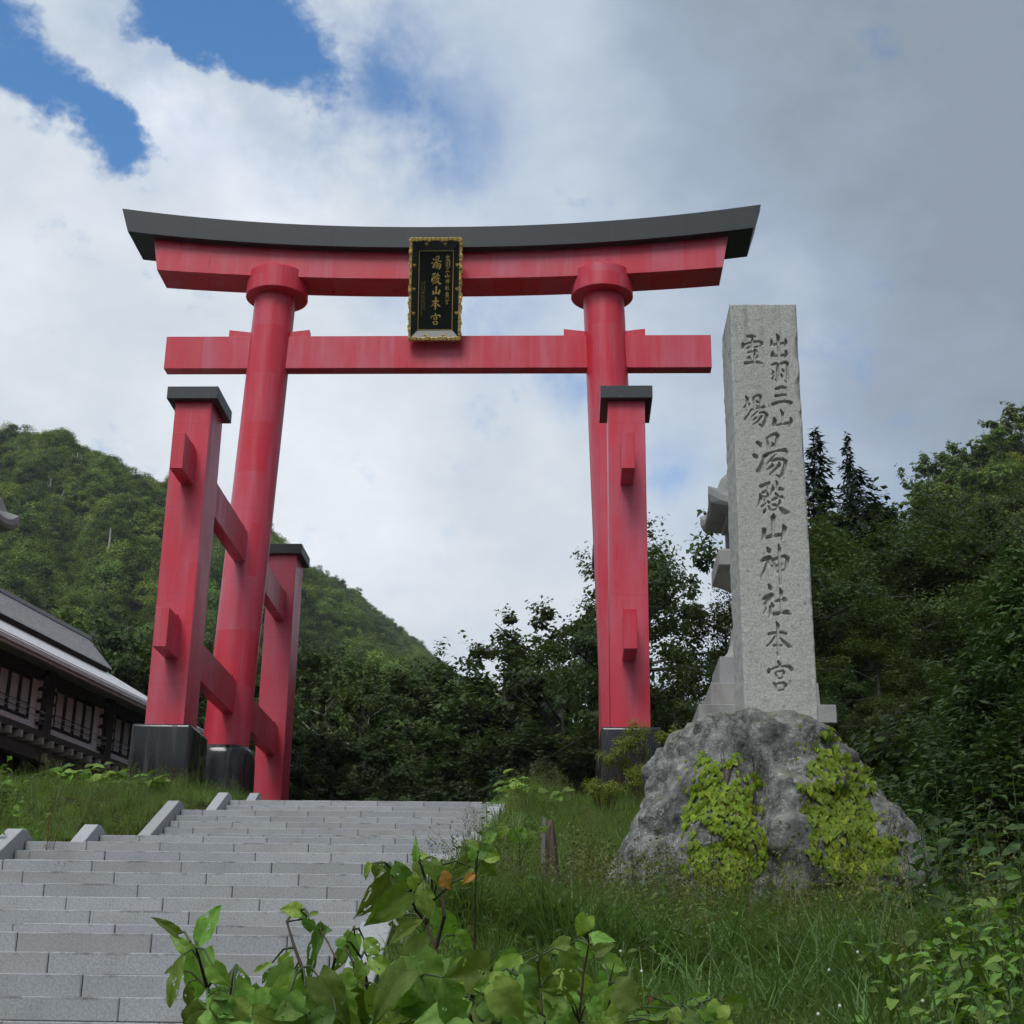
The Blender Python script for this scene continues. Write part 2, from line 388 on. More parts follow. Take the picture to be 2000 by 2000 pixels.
# ------------------------------------------------------------------ stairs: every granite block its own part
rs = np.random.RandomState(7)
stairs = empty('stone_stairs', (0, -22, -6.0), 'wide grey granite staircase climbing to the red gate', 'stairs', kind='structure')
block_mesh = {}
def step_block(length, h, depth):
    key = (round(length, 2), round(h, 3))
    if key not in block_mesh:
        mb = MB().box((-length / 2, 0, -h), (length / 2, depth, 0))
        o = mb.build('step_block', M['step'], None, .008, 1); block_mesh[key] = o.data; bpy.data.objects.remove(o)
    return block_mesh[key]
core = MB()
for i, (yt, zt, n) in enumerate(FLIGHTS):
    zb = FLIGHTS[i + 1][1] if i + 1 < len(FLIGHTS) else zt - n * .16
    r = (zt - zb) / n
    y_next = FLIGHTS[i - 1][0] - FLIGHTS[i - 1][2] * RUN if i else yt + 12
    for k in range(n):                                                  # k = 0 is the top riser
        yf = yt - k * RUN; z = zt - k * r
        off = ((k * 0.37 + i * .21) % 1.0)
        edges = [XL] + [XL + off + j for j in range(0, 7) if XL + .12 < XL + off + j < XR - .12] + [XR]
        for a, b in zip(edges[:-1], edges[1:]):
            L = b - a - .007
            me = step_block(L, r - .004, RUN + .06)
            o = link('step_block', me, stairs)
            o.location = ((a + b) / 2 - ORG[stairs][0], yf + rs.normal(0, .006) - ORG[stairs][1], z + rs.normal(0, .003) - ORG[stairs][2])
            o.rotation_euler = (rs.normal(0, .004), 0, rs.normal(0, .003))
    slab = MB().box((XL, yt + RUN + .05, zt - .14), (XR, y_next + .05, zt - .012)).build('landing_slab', M['step'], stairs, .006, 1)
    core.hexa([(XL - .05, yt - n * RUN - .02, zb - 1.2), (XR + .05, yt - n * RUN - .02, zb - 1.2), (XR + .05, y_next, zb - 1.2), (XL - .05, y_next, zb - 1.2),
               (XL - .05, yt - n * RUN + .05, zb - .18), (XR + .05, yt - n * RUN + .05, zb - .18), (XR + .05, y_next, zt - .16), (XL - .05, y_next, zt - .16)])
    for s, xa in ((-1, XL), (1, XR)):                                    # sloping kerb stones beside each flight
        x0, x1 = (xa - .23, xa - .01) if s < 0 else (xa + .01, xa + .24)
        yb = yt - n * RUN - .12
        prof = [(yb, zb - .5), (yb, zb + .04), (yt - .10, zt + (.15 if s < 0 else .09)), (yt + .12, zt + (.15 if s < 0 else .09)), (yt + .55, zt - .02), (yt + .55, zt - .5)]
        MB().prism(prof, 'x', x0, x1).build('kerb_stone', M['coping'], stairs, .008, 1)
        # low kerb along the landing
        MB().box((x0 + .01, yt + .56, zt - .5), (x1 - .01, y_next - .14, zt - .015)).build('landing_kerb', M['coping'], stairs, .006, 1)
core.build('stair_core', M['soil'], stairs)

# ------------------------------------------------------------------ the great torii
T = empty('torii_gate', (0, 0, PLATEAU), 'giant vermilion shrine gate with black ridge beam and four bracing posts', 'shrine gate')
X0, YP, WP, DP, ZT, CH, CO = 6.0, 6.99, .506, .70, 9.094, .367, .204
LN = .0011
for sx in (-1, 1):
    xb, xt = sx * 6.125, sx * 5.57
    MB().loft([[(xb + (xt - xb) * t + r * math.cos(a), r * math.sin(a), .8 + 15.7 * t) for a in [2 * math.pi * k / 64 for k in range(64)]]
               for t, r in ((0, .715), (.15, .70), (.5, .695), (1, .69))]).build('column', M['red'], T, 0, 1, True)
    MB().lathe((sx * 5.53, 0, 16.2), [(1.0, 0), (1.045, .03), (1.045, .80), (1.0, .86)], 64).build('capital_ring', M['red'], T, 0, 1, True, 30)
    # column foot: fat rounded block of black stone
    rings = []
    for z, r in ((-2.4, .93), (.15, .90), (.50, .885), (.68, .85), (.79, .79), (.84, .72)):
        ring = []
        for k in range(48):
            a = 2 * math.pi * k / 48; p = 3.2
            q = (abs(math.cos(a)) ** p + abs(math.sin(a)) ** p) ** (-1 / p)
            ring.append((sx * 6.125 + r * q * math.cos(a), r * q * math.sin(a), z))
        rings.append(ring)
    MB().loft(rings).build('column_base', M['black_granite'], T, 0, 1, True)
    for d in (-1, 1):
        y = d * YP
        xa, xc = sx * X0, sx * (X0 - LN * ZT)
        MB().hexa([(xa - WP, y - DP, -.02), (xa + WP, y - DP, -.02), (xa + WP, y + DP, -.02), (xa - WP, y + DP, -.02),
                   (xc - WP, y - DP, ZT), (xc + WP, y - DP, ZT), (xc + WP, y + DP, ZT), (xc - WP, y + DP, ZT)]).build('brace_post', M['red'], T, .012, 1)
        MB().box((xc - WP - CO, y - DP - CO, ZT - .002), (xc + WP + CO, y + DP + CO, ZT + CH)).build('post_cap', M['cap'], T, .012, 1)
        w = .78
        MB().box((xa - w, y - DP - .26, -2.5), (xa + w, y + DP + .26, .01)).build('post_base', M['black_granite'], T, .10, 3, True)
    for zlo, zhi in ((6.63, 7.66), (1.783, 2.825)):                      # long beams piercing post, column and post
        xx = sx * (X0 - .03); e = YP + DP + 1.2378
        MB().box((xx - .1725, -e, zlo), (xx + .1725, e, zhi)).build('brace_beam', M['red'], T, .010, 1)
        for yy in (-YP - DP - .20, -YP + DP + .02, -1.0, YP - DP - .22, YP + DP + .02):   # wedge plates over the beams
            MB().box((xx - .10, yy, zhi + .001), (xx + .10, yy + .20, zhi + .13)).build('wedge', M['red'], T, .006, 1)
MB().box((-9.127, -.2404, 13.532), (9.127, .2404, 14.718)).build('cross_beam', M['red'], T, .012, 1)
for xw in (-5.68, 5.60):
    for s in (-1, 1):
        a, b = xw + s * .62, xw + s * 1.36
        MB().prism([(a, 14.72), (b, 14.72), (b, 15.0), (a, 14.91)], 'y', -.15, .15).build('wedge', M['red'], T, .008, 1)
def curved_beam(name, mat, xe_top, xe_bot, yh_top, yh_bot, ztc, zte, zbc, zbe, ridge, parent):
    N = 60; rings = []
    for i in range(N + 1):
        t = -1 + 2 * i / N; c = abs(t) ** 2.15
        zt, zb = ztc + (zte - ztc) * c, zbc + (zbe - zbc) * c
        xt, xb = t * xe_top, t * xe_bot
        ring = [(xb, -yh_bot, zb), (xb, yh_bot, zb), (xt, yh_top, zt)]
        if ridge: ring.append((xt * 1.01, 0, zt + ridge))
        ring.append((xt, -yh_top, zt)); rings.append(ring)
    return MB().loft(rings).build(name, mat, parent, .012, 1)
curved_beam('lintel', M['red'], 9.80, 9.564, .66, .66, 17.66, 18.33, 16.63, 17.013, 0, T)
curved_beam('ridge_beam', M['roof_black'], 10.87, 10.60, 1.02, .992, 18.40, 19.19, 17.63, 18.309, .35, T)

GLYPH = {
 'rei': '-203,4966,14.6 -156,4968,18.2 -110,4961,10.9;-267,4866,12.7 -267,4823,16.4 -280,4789,3.6;-246,4853,7.3 -159,4887,10.9 -61,4896,12.7 -35,4874,18.2 -24,4852,7.3 -72,4827,2.9;-146,4931,12.7 -149,4844,12.7 -152,4784,7.3;-213,4801,9.1 -185,4823,7.3;-127,4814,9.1 -95,4827,10.9;-204,4745,9.1 -152,4762,10.9 -121,4779,10.9 -98,4758,9.1;-128,4741,9.1 -133,4616,12.7;-226,4664,4.4 -194,4685,10.9 -172,4651,5.5;-100,4711,7.3 -89,4689,9.1 -126,4655,3.6;-248,4600,16.4 -150,4616,12.7 -92,4614,14.6 -42,4601,9.1',
 'shutsu': '153,4990,7.3 171,4951,20 169,4822,18.2 171,4693,16.4;87,4917,9.1 90,4874,16.4 76,4835,10.9;76,4835,5.5 132,4856,12.7 241,4873,12.7;259,4921,10.9 265,4882,18.2 251,4834,12.7;96,4757,9.1 95,4727,21.8 78,4697,12.7;78,4693,7.3 132,4697,12.7 234,4710,12.7;256,4761,12.7 262,4722,20 248,4680,14.6',
 'wa': '81,4579,10.9 120,4596,12.7 155,4586,12.7 144,4522,16.4 144,4436,16.4 137,4360,14.6 107,4381,3.6;81,4500,7.3 95,4475,12.7 67,4449,3.6;98,4441,3.6 77,4394,12.7;190,4594,12.7 245,4615,14.6 271,4594,16.4 262,4521,16.4 262,4394,16.4 263,4334,10.9 218,4368,3.6;202,4517,9.1 216,4492,12.7;187,4449,9.1 197,4419,12.7',
 'san': '113,4258,14.6 183,4279,16.4 233,4271,12.7;107,4161,14.6 179,4178,12.7 228,4174,10.9;66,4056,18.2 136,4082,14.6 213,4094,14.6 285,4073,20',
 'zan': '154,3981,5.5 179,3935,18.2 176,3864,12.7 173,3802,9.1;69,3877,7.3 83,3835,23.7 69,3789,21.8 80,3760,7.3;76,3773,7.3 154,3793,12.7 246,3806,12.7;272,3872,9.1 278,3835,18.2 259,3764,12.7',
 'jou': '-255,4158,9.1 -239,4128,16.4 -241,4070,14.6 -244,3977,10.9;-285,4011,9.1 -249,4049,12.7 -218,4053,12.7;-165,4137,10.9 -160,4074,10.9 -155,4011,10.9;-169,4141,7.3 -110,4174,12.7 -76,4162,14.6 -79,4094,12.7 -89,4032,10.9;-128,4095,9.1 -110,4078,10.9;-131,4040,4.4 -101,4015,7.3;-191,3981,7.3 -117,4006,9.1 -47,4019,16.4 -32,4010,7.3;-194,3986,7.3 -235,3919,10.9 -276,3860,12.7;-122,3960,5.5 -158,3927,7.3 -198,3889,5.5;-100,3939,7.3 -42,3948,12.7 -9,3914,16.4 -36,3835,18.2 -69,3764,16.4 -110,3789,7.3;-141,3881,10.9 -181,3844,7.3;-79,3894,12.7 -124,3827,9.1 -187,3785,4.4',
 'yu': '-139,3553,18.2 -111,3532,22.7 -94,3498,12.1;-187,3389,18.2 -162,3371,24.3 -144,3351,12.1;-154,3191,18.2 -122,3201,33.4 -90,3286,21.2 -70,3388,6.1;-26,3601,7.6 -16,3542,15.2 -10,3460,15.2;-29,3608,7.6 30,3649,13.6 88,3666,18.2 109,3642,19.7 93,3577,18.2 83,3494,12.1;35,3549,7.6 50,3529,16.7 14,3494,3.6;-64,3378,21.2 -12,3412,15.2 65,3440,9.1 132,3453,13.6 186,3453,22.7 216,3423,12.1;63,3395,6.1 10,3334,10.6 -43,3273,6.1;31,3320,15.2 95,3341,13.6 158,3337,16.7 189,3310,19.7 176,3235,22.7 144,3151,21.2 107,3110,12.1 64,3137,4.5;24,3283,6.1 29,3256,16.7 -37,3205,7.6;106,3293,9.1 111,3266,19.7 55,3208,12.1 -11,3140,7.6',
 'den': '-121,2993,19.1 -64,3020,16.4 -24,3033,16.4 -13,3020,8.2;-45,2990,4.1 -55,2951,5.5;-105,2911,13.6 -65,2933,12.3 -50,2933,5.5;-137,2890,8.2 -127,2848,20.5 -144,2788,16.4 -166,2734,4.1;-107,2866,5.5 -62,2857,9.5;-49,2908,8.2 -41,2878,13.6 -40,2839,6.8;-91,2833,5.5 -90,2788,5.5;-123,2737,10.9 -89,2761,8.2 -65,2785,5.5;-45,2803,8.2 -34,2788,13.6;-77,2704,6.8 -89,2680,17.7 -104,2650,8.2;-39,2737,8.2 -29,2707,12.3 -10,2686,6.8 38,2701,8.2;17,2996,6.8 24,2963,17.7 2,2909,12.3 -11,2863,2.7;62,3060,6.8 75,3030,13.6 73,2975,13.6 69,2951,5.5;74,2951,10.9 111,2960,20.5 142,2951,10.9;47,2903,9.5 68,2878,13.6 90,2857,6.8;7,2818,9.5 41,2839,13.6 93,2854,5.5 121,2863,12.3 148,2830,5.5;94,2818,6.8 95,2791,15 74,2743,10.9 38,2698,2.7;7,2761,9.5 32,2758,13.6 65,2740,8.2 106,2704,19.1 146,2668,32.7 205,2665,5.5',
 'yama': '10,2646,4.1 11,2602,28.6 5,2518,20.5 0,2399,17.7;-121,2462,8.2 -102,2438,24.6 -110,2370,21.8 -132,2325,10.9;-129,2325,10.9 -78,2352,19.1 -7,2373,21.8 77,2382,19.1 91,2379,10.9;124,2501,10.9 137,2465,25.9 119,2385,21.8 99,2320,13.6',
 'jin': '-78,2218,12.3 -60,2189,24.6 -50,2157,13.6;-151,2060,13.6 -117,2083,21.8 -55,2104,21.8 -39,2089,8.2 -79,2054,16.4;-88,2031,13.6 -122,1946,16.4 -158,1885,8.2 -164,1821,5.5;-65,2054,16.4 -66,1966,16.4 -70,1870,10.9;-56,2010,8.2 -29,1996,9.5;-29,2069,13.6 -3,2010,15 7,1938,13.6 14,1900,5.5;-26,2075,16.4 22,2092,15 65,2110,10.9 121,2122,16.4 155,2090,21.8 141,2011,21.8 127,1952,13.6;55,2269,5.5 64,2207,19.1 59,2113,13.6 60,1996,16.4 61,1909,15 59,1793,16.4 49,1746,5.5;18,1996,6.8 50,2016,6.8;70,2031,6.8 94,2016,6.8;15,1923,9.5 57,1941,9.5 105,1955,8.2',
 'sha': '-80,1767,10.9 -65,1732,21.8 -50,1698,10.9;-154,1596,10.9 -109,1620,24.6 -52,1648,21.8 -36,1637,10.9 -97,1576,24.6 -134,1542,13.6;-100,1556,10.9 -120,1485,9.5 -152,1427,5.5;-75,1505,10.9 -75,1428,16.4 -89,1370,8.2;-59,1545,8.2 -44,1516,17.7 -34,1494,8.2;45,1732,5.5 62,1683,20.5 59,1614,16.4 58,1528,15 51,1442,13.6;-6,1571,12.3 27,1583,16.4 88,1594,24.6 115,1577,10.9;-35,1419,16.4 7,1422,20.5 48,1434,13.6 117,1437,25.9 154,1414,10.9',
 'hon': '-11,1316,8.2 7,1282,18 0,1129,15.3 -3,926,13.6 -26,960,3.3;-104,1179,13.6 -52,1191,13.6 42,1200,15.3 95,1183,13.6;-37,1146,8.2 -84,1078,10.9 -135,1032,5.5;14,1135,6.5 69,1084,13.6 116,1039,19.1 153,1022,4.4;-50,1041,12 -20,1047,9.8 35,1042,10.9',
 'guu': '-12,854,10.9 6,820,16.4;-121,769,8.2 -120,741,19.1 -132,708,6.5;-103,758,6.5 -31,789,9.8 56,801,9.8 115,796,16.4 136,765,21.8 143,743,8.2;-53,720,6.5 -41,692,9.8 -26,659,7.6;-39,731,5.5 37,748,9.8 50,726,13.6 34,664,9.8;-23,656,7.6 28,664,7.6;-72,603,10.9 -52,570,12 -38,515,8.7;-45,592,6.5 37,609,10.9 65,582,16.4 43,521,9.8;-33,512,8.7 33,529,8.2',
 'oku': '0,1000,12 -30,960,14;-60,950,14 -60,820,14;-60,950,12 60,955,14 62,800,14;-40,900,10 40,905,10;0,940,12 0,820,12;-45,850,9 45,850,9;-95,770,14 100,775,16;0,775,16 -40,700,14 -100,640,8;5,770,12 50,700,18 110,645,10',
}

def glyph(name):
    return [[tuple(float(v) / 1000 for v in p.split(',')) for p in st.split()] for st in GLYPH[name].split(';')]
# ------------------------------------------------------------------ name plaque hung on the gate
PQ = empty('name_plaque', (-.05, -.42, 14.45), 'black lacquered name plaque with gilded frame hanging from the lintel', 'plaque')
pl_len, pl_w = 3.38, 1.72
pu = np.array([0.018, -.30, 1.0]); pu[1] = -.33; pu /= np.linalg.norm(pu)       # up along the plaque, leaning forward
pr = np.array([1.0, 0, 0]); pn = np.cross(pr, pu)                               # pn faces the viewer and down
po = np.array([-.05, -.42, 14.45])
def pp(u, w, n=0.0): return po + pr * u + pu * w + pn * n                        # u across from -w/2, w up
def pbox(mb, u0, u1, w0, w1, n0, n1):
    return mb.hexa([pp(u0, w0, n0), pp(u1, w0, n0), pp(u1, w0, n1), pp(u0, w0, n1), pp(u0, w1, n0), pp(u1, w1, n0), pp(u1, w1, n1), pp(u0, w1, n1)])
hw = pl_w / 2
pbox(MB(), -hw + .06, hw - .06, .06, pl_len - .06, -.12, .02).build('panel', M['lacquer'], PQ, .008, 1)
# sloping inner mouldings round the sunk panel
m = MT('black_lacquer_grey', .38); m.color((.030, .031, .034)); M['lacq2'] = m.m
ins, dep = .27, .24
for nm, q in (('side_rail', [(-hw + .05, .05), (-hw + .05, pl_len - .05), (-hw + ins, pl_len - ins * 1.35), (-hw + ins, ins * 1.25)]),
              ('side_rail', [(hw - .05, .05), (hw - .05, pl_len - .05), (hw - ins, pl_len - ins * 1.35), (hw - ins, ins * 1.25)]),
              ('top_rail', [(-hw + .05, pl_len - .05), (hw - .05, pl_len - .05), (hw - ins, pl_len - ins * 1.35), (-hw + ins, pl_len - ins * 1.35)]),
              ('bottom_rail', [(-hw + .05, .05), (hw - .05, .05), (hw - ins, ins * 1.25), (-hw + ins, ins * 1.25)])):
    mb = MB(); a, b, c_, d = q
    mb.hexa([pp(*a, -.02), pp(*b, -.02), pp(*c_, -.02), pp(*d, -.02), pp(*a, dep), pp(*b, dep), pp(*c_, .03), pp(*d, .03)])
    mb.build(nm, M['lacq2'] if nm == 'bottom_rail' else M['lacquer'], PQ)
# gilded scalloped rim: one small carved block after another
rs = np.random.RandomState(3)
def rim(side):
    n = 26 if side in 'LR' else 12
    for k in range(n):
        t0, t1 = k / n, (k + .86) / n; j = .022 * math.sin(k * 1.9) + rs.uniform(-.012, .012); h = dep + rs.uniform(.0, .05)
        mb = MB()
        if side == 'L': pbox(mb, -hw - .02 + j, -hw + .075, t0 * pl_len, t1 * pl_len, -.06, h)
        if side == 'R': pbox(mb, hw - .075, hw + .02 + j, t0 * pl_len, t1 * pl_len, -.06, h)
        if side == 'T': pbox(mb, -hw + t0 * pl_w, -hw + t1 * pl_w, pl_len - .10 - j, pl_len + .02, -.06, h)
        if side == 'B': pbox(mb, -hw + t0 * pl_w, -hw + t1 * pl_w, -.03, .085 + j, -.06, h)
        mb.build('gilt_scallop', M['gold'], PQ, .012, 1)
for s in 'LRTB': rim(s)
lin = .022
pi0, pi1, pw0, pw1 = -hw + ins + .01, hw - ins - .01, ins * 1.25 + .01, pl_len - ins * 1.35 - .01
for a in ((pi0, pi0 + lin, pw0, pw1), (pi1 - lin, pi1, pw0, pw1), (pi0 + lin, pi1 - lin, pw1 - lin, pw1), (pi0 + lin, pi1 - lin, pw0, pw0 + lin)):
    pbox(MB(), *a, .021, .04).build('gilt_line', M['gold'], PQ)
for u, w in ((-.32, pl_len - .17), (.30, pl_len - .17), (-.30, .16), (.30, .16), (-.72, 2.5), (.72, 2.5), (-.72, 1.7), (.72, 1.7), (-.72, .9), (.72, .9)):   # small gilt fittings on the rails
    mb = MB(); s = .055
    pbox(mb, u - s, u + s, w - s * .5, w + s * .5, .10, .20); pbox(mb, u - s * .4, u + s * .4, w - s * 1.2, w + s * .5, .10, .19)
    mb.build('gilt_fitting', M['gold'], PQ, .008, 1)
def ribbon(mb, sts, fx, fy, ox, oy, place, thick, grow, dx=0.0):
    for st in sts:
        P = [np.array([(x) * fx + ox, (z) * fy + oy]) for x, z, w in st]; W = [w * fx * grow for x, z, w in st]
        for i in range(len(P) - 1):
            a, b = P[i], P[i + 1]; t = b - a; L = np.linalg.norm(t) + 1e-9; t /= L; nrm = np.array([-t[1], t[0]])
            a2, b2 = a - t * W[i] * .45, b + t * W[i + 1] * .45
            q = [a2 + nrm * W[i], a2 - nrm * W[i], b2 - nrm * W[i + 1], b2 + nrm * W[i + 1]]
            mb.hexa([place(*p, .018) for p in q] + [place(*p, .018 + thick + .001 * (i % 3)) for p in q])
def letter(parent, name, u, w, size, grow=1.15):
    sts = glyph(name); A = np.array([p for s in sts for p in s]); c0 = (A[:, 0].min() + A[:, 0].max()) / 2; c1 = (A[:, 1].min() + A[:, 1].max()) / 2
    f = size / max(np.ptp(A[:, 1]), np.ptp(A[:, 0]) * .92)
    mb = MB(); ribbon(mb, [[(x - c0, z - c1, wd) for x, z, wd in s] for s in sts], f, f, u, w, pp, .02, grow)
    mb.build('gilt_letter', M['gold'], parent)
ph = pw1 - pw0; top = pw1 - .10
for nm, fr, sz in (('yu', .155, .44), ('den', .352, .38), ('yama', .50, .29), ('hon', .665, .42), ('guu', .862, .38)):
    letter(PQ, nm, .015, pw1 - fr * ph, sz, 1.3)
for nm, fr, sz in (('shutsu', .089, .20), ('wa', .174, .20), ('san', .247, .14), ('zan', .312, .14), ('jin', .387, .20), ('sha', .470, .18), ('oku', .56, .21), ('guu', .645, .17)):
    letter(PQ, nm, .385, pw1 - fr * ph, sz, 1.1)
for col, n0, n1 in ((-.38, 15, 0), (-.46, 18, 0)):
    for k in range(n0):
        mb = MB(); w = top - .95 - k * .065
        for q in range(3):
            a = rs.uniform(-.022, .022); b = rs.uniform(-.02, .02)
            if rs.rand() < .5: pbox(mb, col + a - .016, col + a + .016, w + b, w + b + .006, .018, .026)
            else: pbox(mb, col + a, col + a + .006, w + b - .014, w + b + .014, .018, .026)
        mb.build('gilt_signature_mark', M['gold'], PQ)
for s in (-1, 1):
    pbox(MB(), s * .5 - .05, s * .5 + .05, pl_len - .8, pl_len - .7, -.75, -.10).build('hanger', M['cap'], PQ)

# ------------------------------------------------------------------ inscribed stone pillar
MX, MY, MZ, MW, MD, MH = 6.82, -29.0, -4.3, .412, 1.03, 5.412
MON = empty('stone_pillar', (MX, MY, MZ - .3), 'tall grey granite pillar carved with a column of characters, set on the boulder', 'stone monument')
nxg, nzg = 150, 900
ux = np.linspace(-MW, MW, nxg); uz = np.linspace(-.3, MH, nzg)
GX, GZ = np.meshgrid(ux, uz); DEP = np.zeros_like(GX)
for nm in ('rei', 'jou', 'shutsu', 'wa', 'san', 'zan', 'yu', 'den', 'yama', 'jin', 'sha', 'hon', 'guu'):
    for st in glyph(nm):
        for (x0, z0, w0), (x1, z1, w1) in zip(st[:-1], st[1:]):
            pad = max(w0, w1) * 1.5 + .01
            i0, i1 = np.searchsorted(uz, [min(z0, z1) - pad, max(z0, z1) + pad]); j0, j1 = np.searchsorted(ux, [min(x0, x1) - pad, max(x0, x1) + pad])
            if i1 <= i0 or j1 <= j0: continue
            gx_, gz_ = GX[i0:i1, j0:j1], GZ[i0:i1, j0:j1]
            dx, dz = x1 - x0, z1 - z0; t = np.clip(((gx_ - x0) * dx + (gz_ - z0) * dz) / (dx * dx + dz * dz + 1e-12), 0, 1)
            dist = np.hypot(gx_ - x0 - t * dx, gz_ - z0 - t * dz); w = (w0 + (w1 - w0) * t) * 1.12 + .002
            d = np.clip((1 - dist / w) * 2.6, 0, 1) * np.minimum(w * 2.3, .055)
            DEP[i0:i1, j0:j1] = np.maximum(DEP[i0:i1, j0:j1], d)
rough = (vnoise(GX * 100, GZ * 100, 1.6, 3) - .5) * .003 + (vnoise(GX * 100, GZ * 100, 6, 4) - .5) * .005
edge = np.minimum.reduce([GX + MW, MW - GX, MH - GZ])
chip = .010 + .016 * vnoise(GZ * 100, GZ * 0, 9, 8) + .05 * np.clip(vnoise(GZ * 100 + 50 * (GX > 0), GZ * 0, 26, 9) - .72, 0, 1)
# chipped spots on the viewer's right-hand arris
for zc, hh, dd in ((4.78, .16, .05), (4.25, .17, .06), (3.9, .06, .03)):
    chip += dd * np.exp(-((GZ - zc) / hh) ** 4) * (GX > 0)
rnd_ = np.clip(1 - edge / chip, 0, 1) ** 1.6 * np.minimum(chip, .06)
FY = DEP + rough + rnd_
front = np.stack([GX.ravel(), FY.ravel(), GZ.ravel()], 1)
idx = np.arange(nxg * nzg).reshape(nzg, nxg)
Ff = np.stack([idx[:-1, :-1], idx[:-1, 1:], idx[1:, 1:], idx[1:, :-1]], -1).reshape(-1, 4)
me = mesh_np('carved_face', front + np.array([0, 0, .3]), Ff, M['monument'], False)
link('carved_face', me, MON)
rimi = np.concatenate([idx[0, :], idx[1:, -1], idx[-1, -2::-1], idx[-2:0:-1, 0]])
ring0 = front[rimi]; NR = 10; V = []; n = len(rimi)
for k in range(NR + 1):
    t = k / NR; R = ring0.copy(); R[:, 1] = ring0[:, 1] * (1 - t) + MD * t
    sgn = np.where(R[:, 0] < 0, -1, 1); side = np.abs(np.abs(ring0[:, 0]) - MW) < 1e-6
    R[:, 0] += np.where(side, sgn * ((vnoise(R[:, 2] * 100, R[:, 1] * 100, 7, 21) - .5) * .014 - .012 * vnoise(R[:, 2] * 100, R[:, 1] * 30, 31, 22)), 0) * (k > 0)
    tp = np.abs(ring0[:, 2] - MH) < 1e-6
    R[:, 2] += np.where(tp, .012 * math.sin(t * 3.1), 0)
    V.append(R)
V = np.concatenate(V); F = []
for k in range(NR):
    a = k * n + np.arange(n); b = k * n + (np.arange(n) + 1) % n
    F.append(np.stack([a, a + n, b + n, b], -1))
F = [tuple(q) for q in np.concatenate(F)] + [tuple(NR * n + i for i in range(n))]
me = mesh_np('shaft', V + np.array([0, 0, .3]), F, M['monument'], False); link('shaft', me, MON)
# ------------------------------------------------------------------ boulder
from mathutils import noise as mnoise
BO = np.array([6.45, -29.0, -7.2])
ZT_ = np.array([-7.4, -6.67, -6.05, -5.64, -5.42, -5.21, -4.78, -4.50, -4.36, -4.26, -4.14])
XL_ = np.array([4.65, 4.82, 4.86, 4.98, 5.14, 5.24, 5.30, 5.42, 5.52, 5.75, 6.40])
XR_ = np.array([8.40, 8.26, 8.22, 8.16, 8.12, 8.04, 7.80, 7.60, 7.48, 7.32, 7.05])
YF_ = np.array([-30.85, -30.75, -30.65, -30.55, -30.45, -30.35, -30.15, -30.02, -29.94, -29.82, -29.62])
YB_ = np.array([-27.2, -27.2, -27.3, -27.4, -27.45, -27.5, -27.6, -27.7, -27.8, -28.0, -28.3])
na, nv = 220, 130
zz = np.concatenate([np.linspace(-7.4, -4.5, 96), np.linspace(-4.48, -4.14, nv - 96)])
V = []
for z in zz:
    xl, xr, yf, yb = (np.interp(z, ZT_, q) for q in (XL_, XR_, YF_, YB_))
    cx, cy, rx, ry = (xl + xr) / 2, (yf + yb) / 2, (xr - xl) / 2, (yb - yf) / 2
    for k in range(na):
        a = 2 * math.pi * k / na; p = 2.5; q = (abs(math.cos(a)) ** p + abs(math.sin(a)) ** p) ** (-1 / p)
        V.append((cx + rx * q * math.cos(a), cy + ry * q * math.sin(a), z))
V.append((6.72, -28.95, -4.13))
V = np.array(V); ctr = np.array([6.5, -28.9, -5.6])
out = V - ctr; out[:, 2] *= .55; out /= np.linalg.norm(out, axis=1)[:, None]
disp = np.zeros(len(V))
for i, v in enumerate(V):
    p = Vector(v)
    b = mnoise.noise(p * .9) * .16 + mnoise.noise(p * 2.1 + Vector((3, 1, 7))) * .10
    vd, _ = mnoise.voronoi(p * 2.3)
    b += (vd[1] - vd[0]) * .13 - .06; vd2, _ = mnoise.voronoi(p * 5.5 + Vector((2, 9, 4))); b += abs(mnoise.noise(p * 1.4 + Vector((5, 5, 5)))) * -.16 + .04
    b += (mnoise.multi_fractal(p * 6.0, .8, 2.1, 5) - 1.0) * .035 + abs(mnoise.noise(p * 4.3)) * .07
    zf = (v[2] + 7.4)
    xc = 6.30 + .10 * (-4.6 - v[2]) + .05 * math.sin(v[2] * 6)                       # the deep cleft down the front
    front = 1.0 if v[1] < -29.0 else 0.0
    b -= front * .32 * math.exp(-((v[0] - xc) / .11) ** 2) * min(1, max(0, (-4.25 - v[2]) / .3 + .2))
    b += front * .13 * math.exp(-((v[0] - 5.35) / .22) ** 2 - ((v[2] + 5.25) / .26) ** 2)  # knob on the flank
    disp[i] = b
disp *= np.clip((-4.10 - V[:, 2]) / .14, .25, 1)
V = V + out * disp[:, None]
F = []
for i in range(len(zz) - 1):
    for k in range(na):
        F.append((i * na + k, i * na + (k + 1) % na, (i + 1) * na + (k + 1) % na, (i + 1) * na + k))
top = (len(zz) - 1) * na
F += [(top + k, top + (k + 1) % na, len(V) - 1) for k in range(na)]
m = MT('lichened_boulder', .92, .2); c = m.coord()
n1 = m.noise(c, 3.2, 8, .72); n2 = m.noise(c, 24, 4, .75); n3 = m.noise(m.map(c, (1.6, 1.6, .5)), 1.1, 5, .6); lic = m.voro(c, 6.5); lic2 = m.noise(c, 3.1, 3, .6); n4 = m.noise(c, 9.0, 6, .7)
col = m.mix(m.ramp(n1, .36, .64), (.070, .073, .070), (.275, .28, .265))
col = m.mix(m.ramp(n4, .50, .66, 0, .75), col, (.37, .375, .355))
col = m.mix(m.ramp(n2, .56, .66, 0, .8), col, (.47, .475, .445))
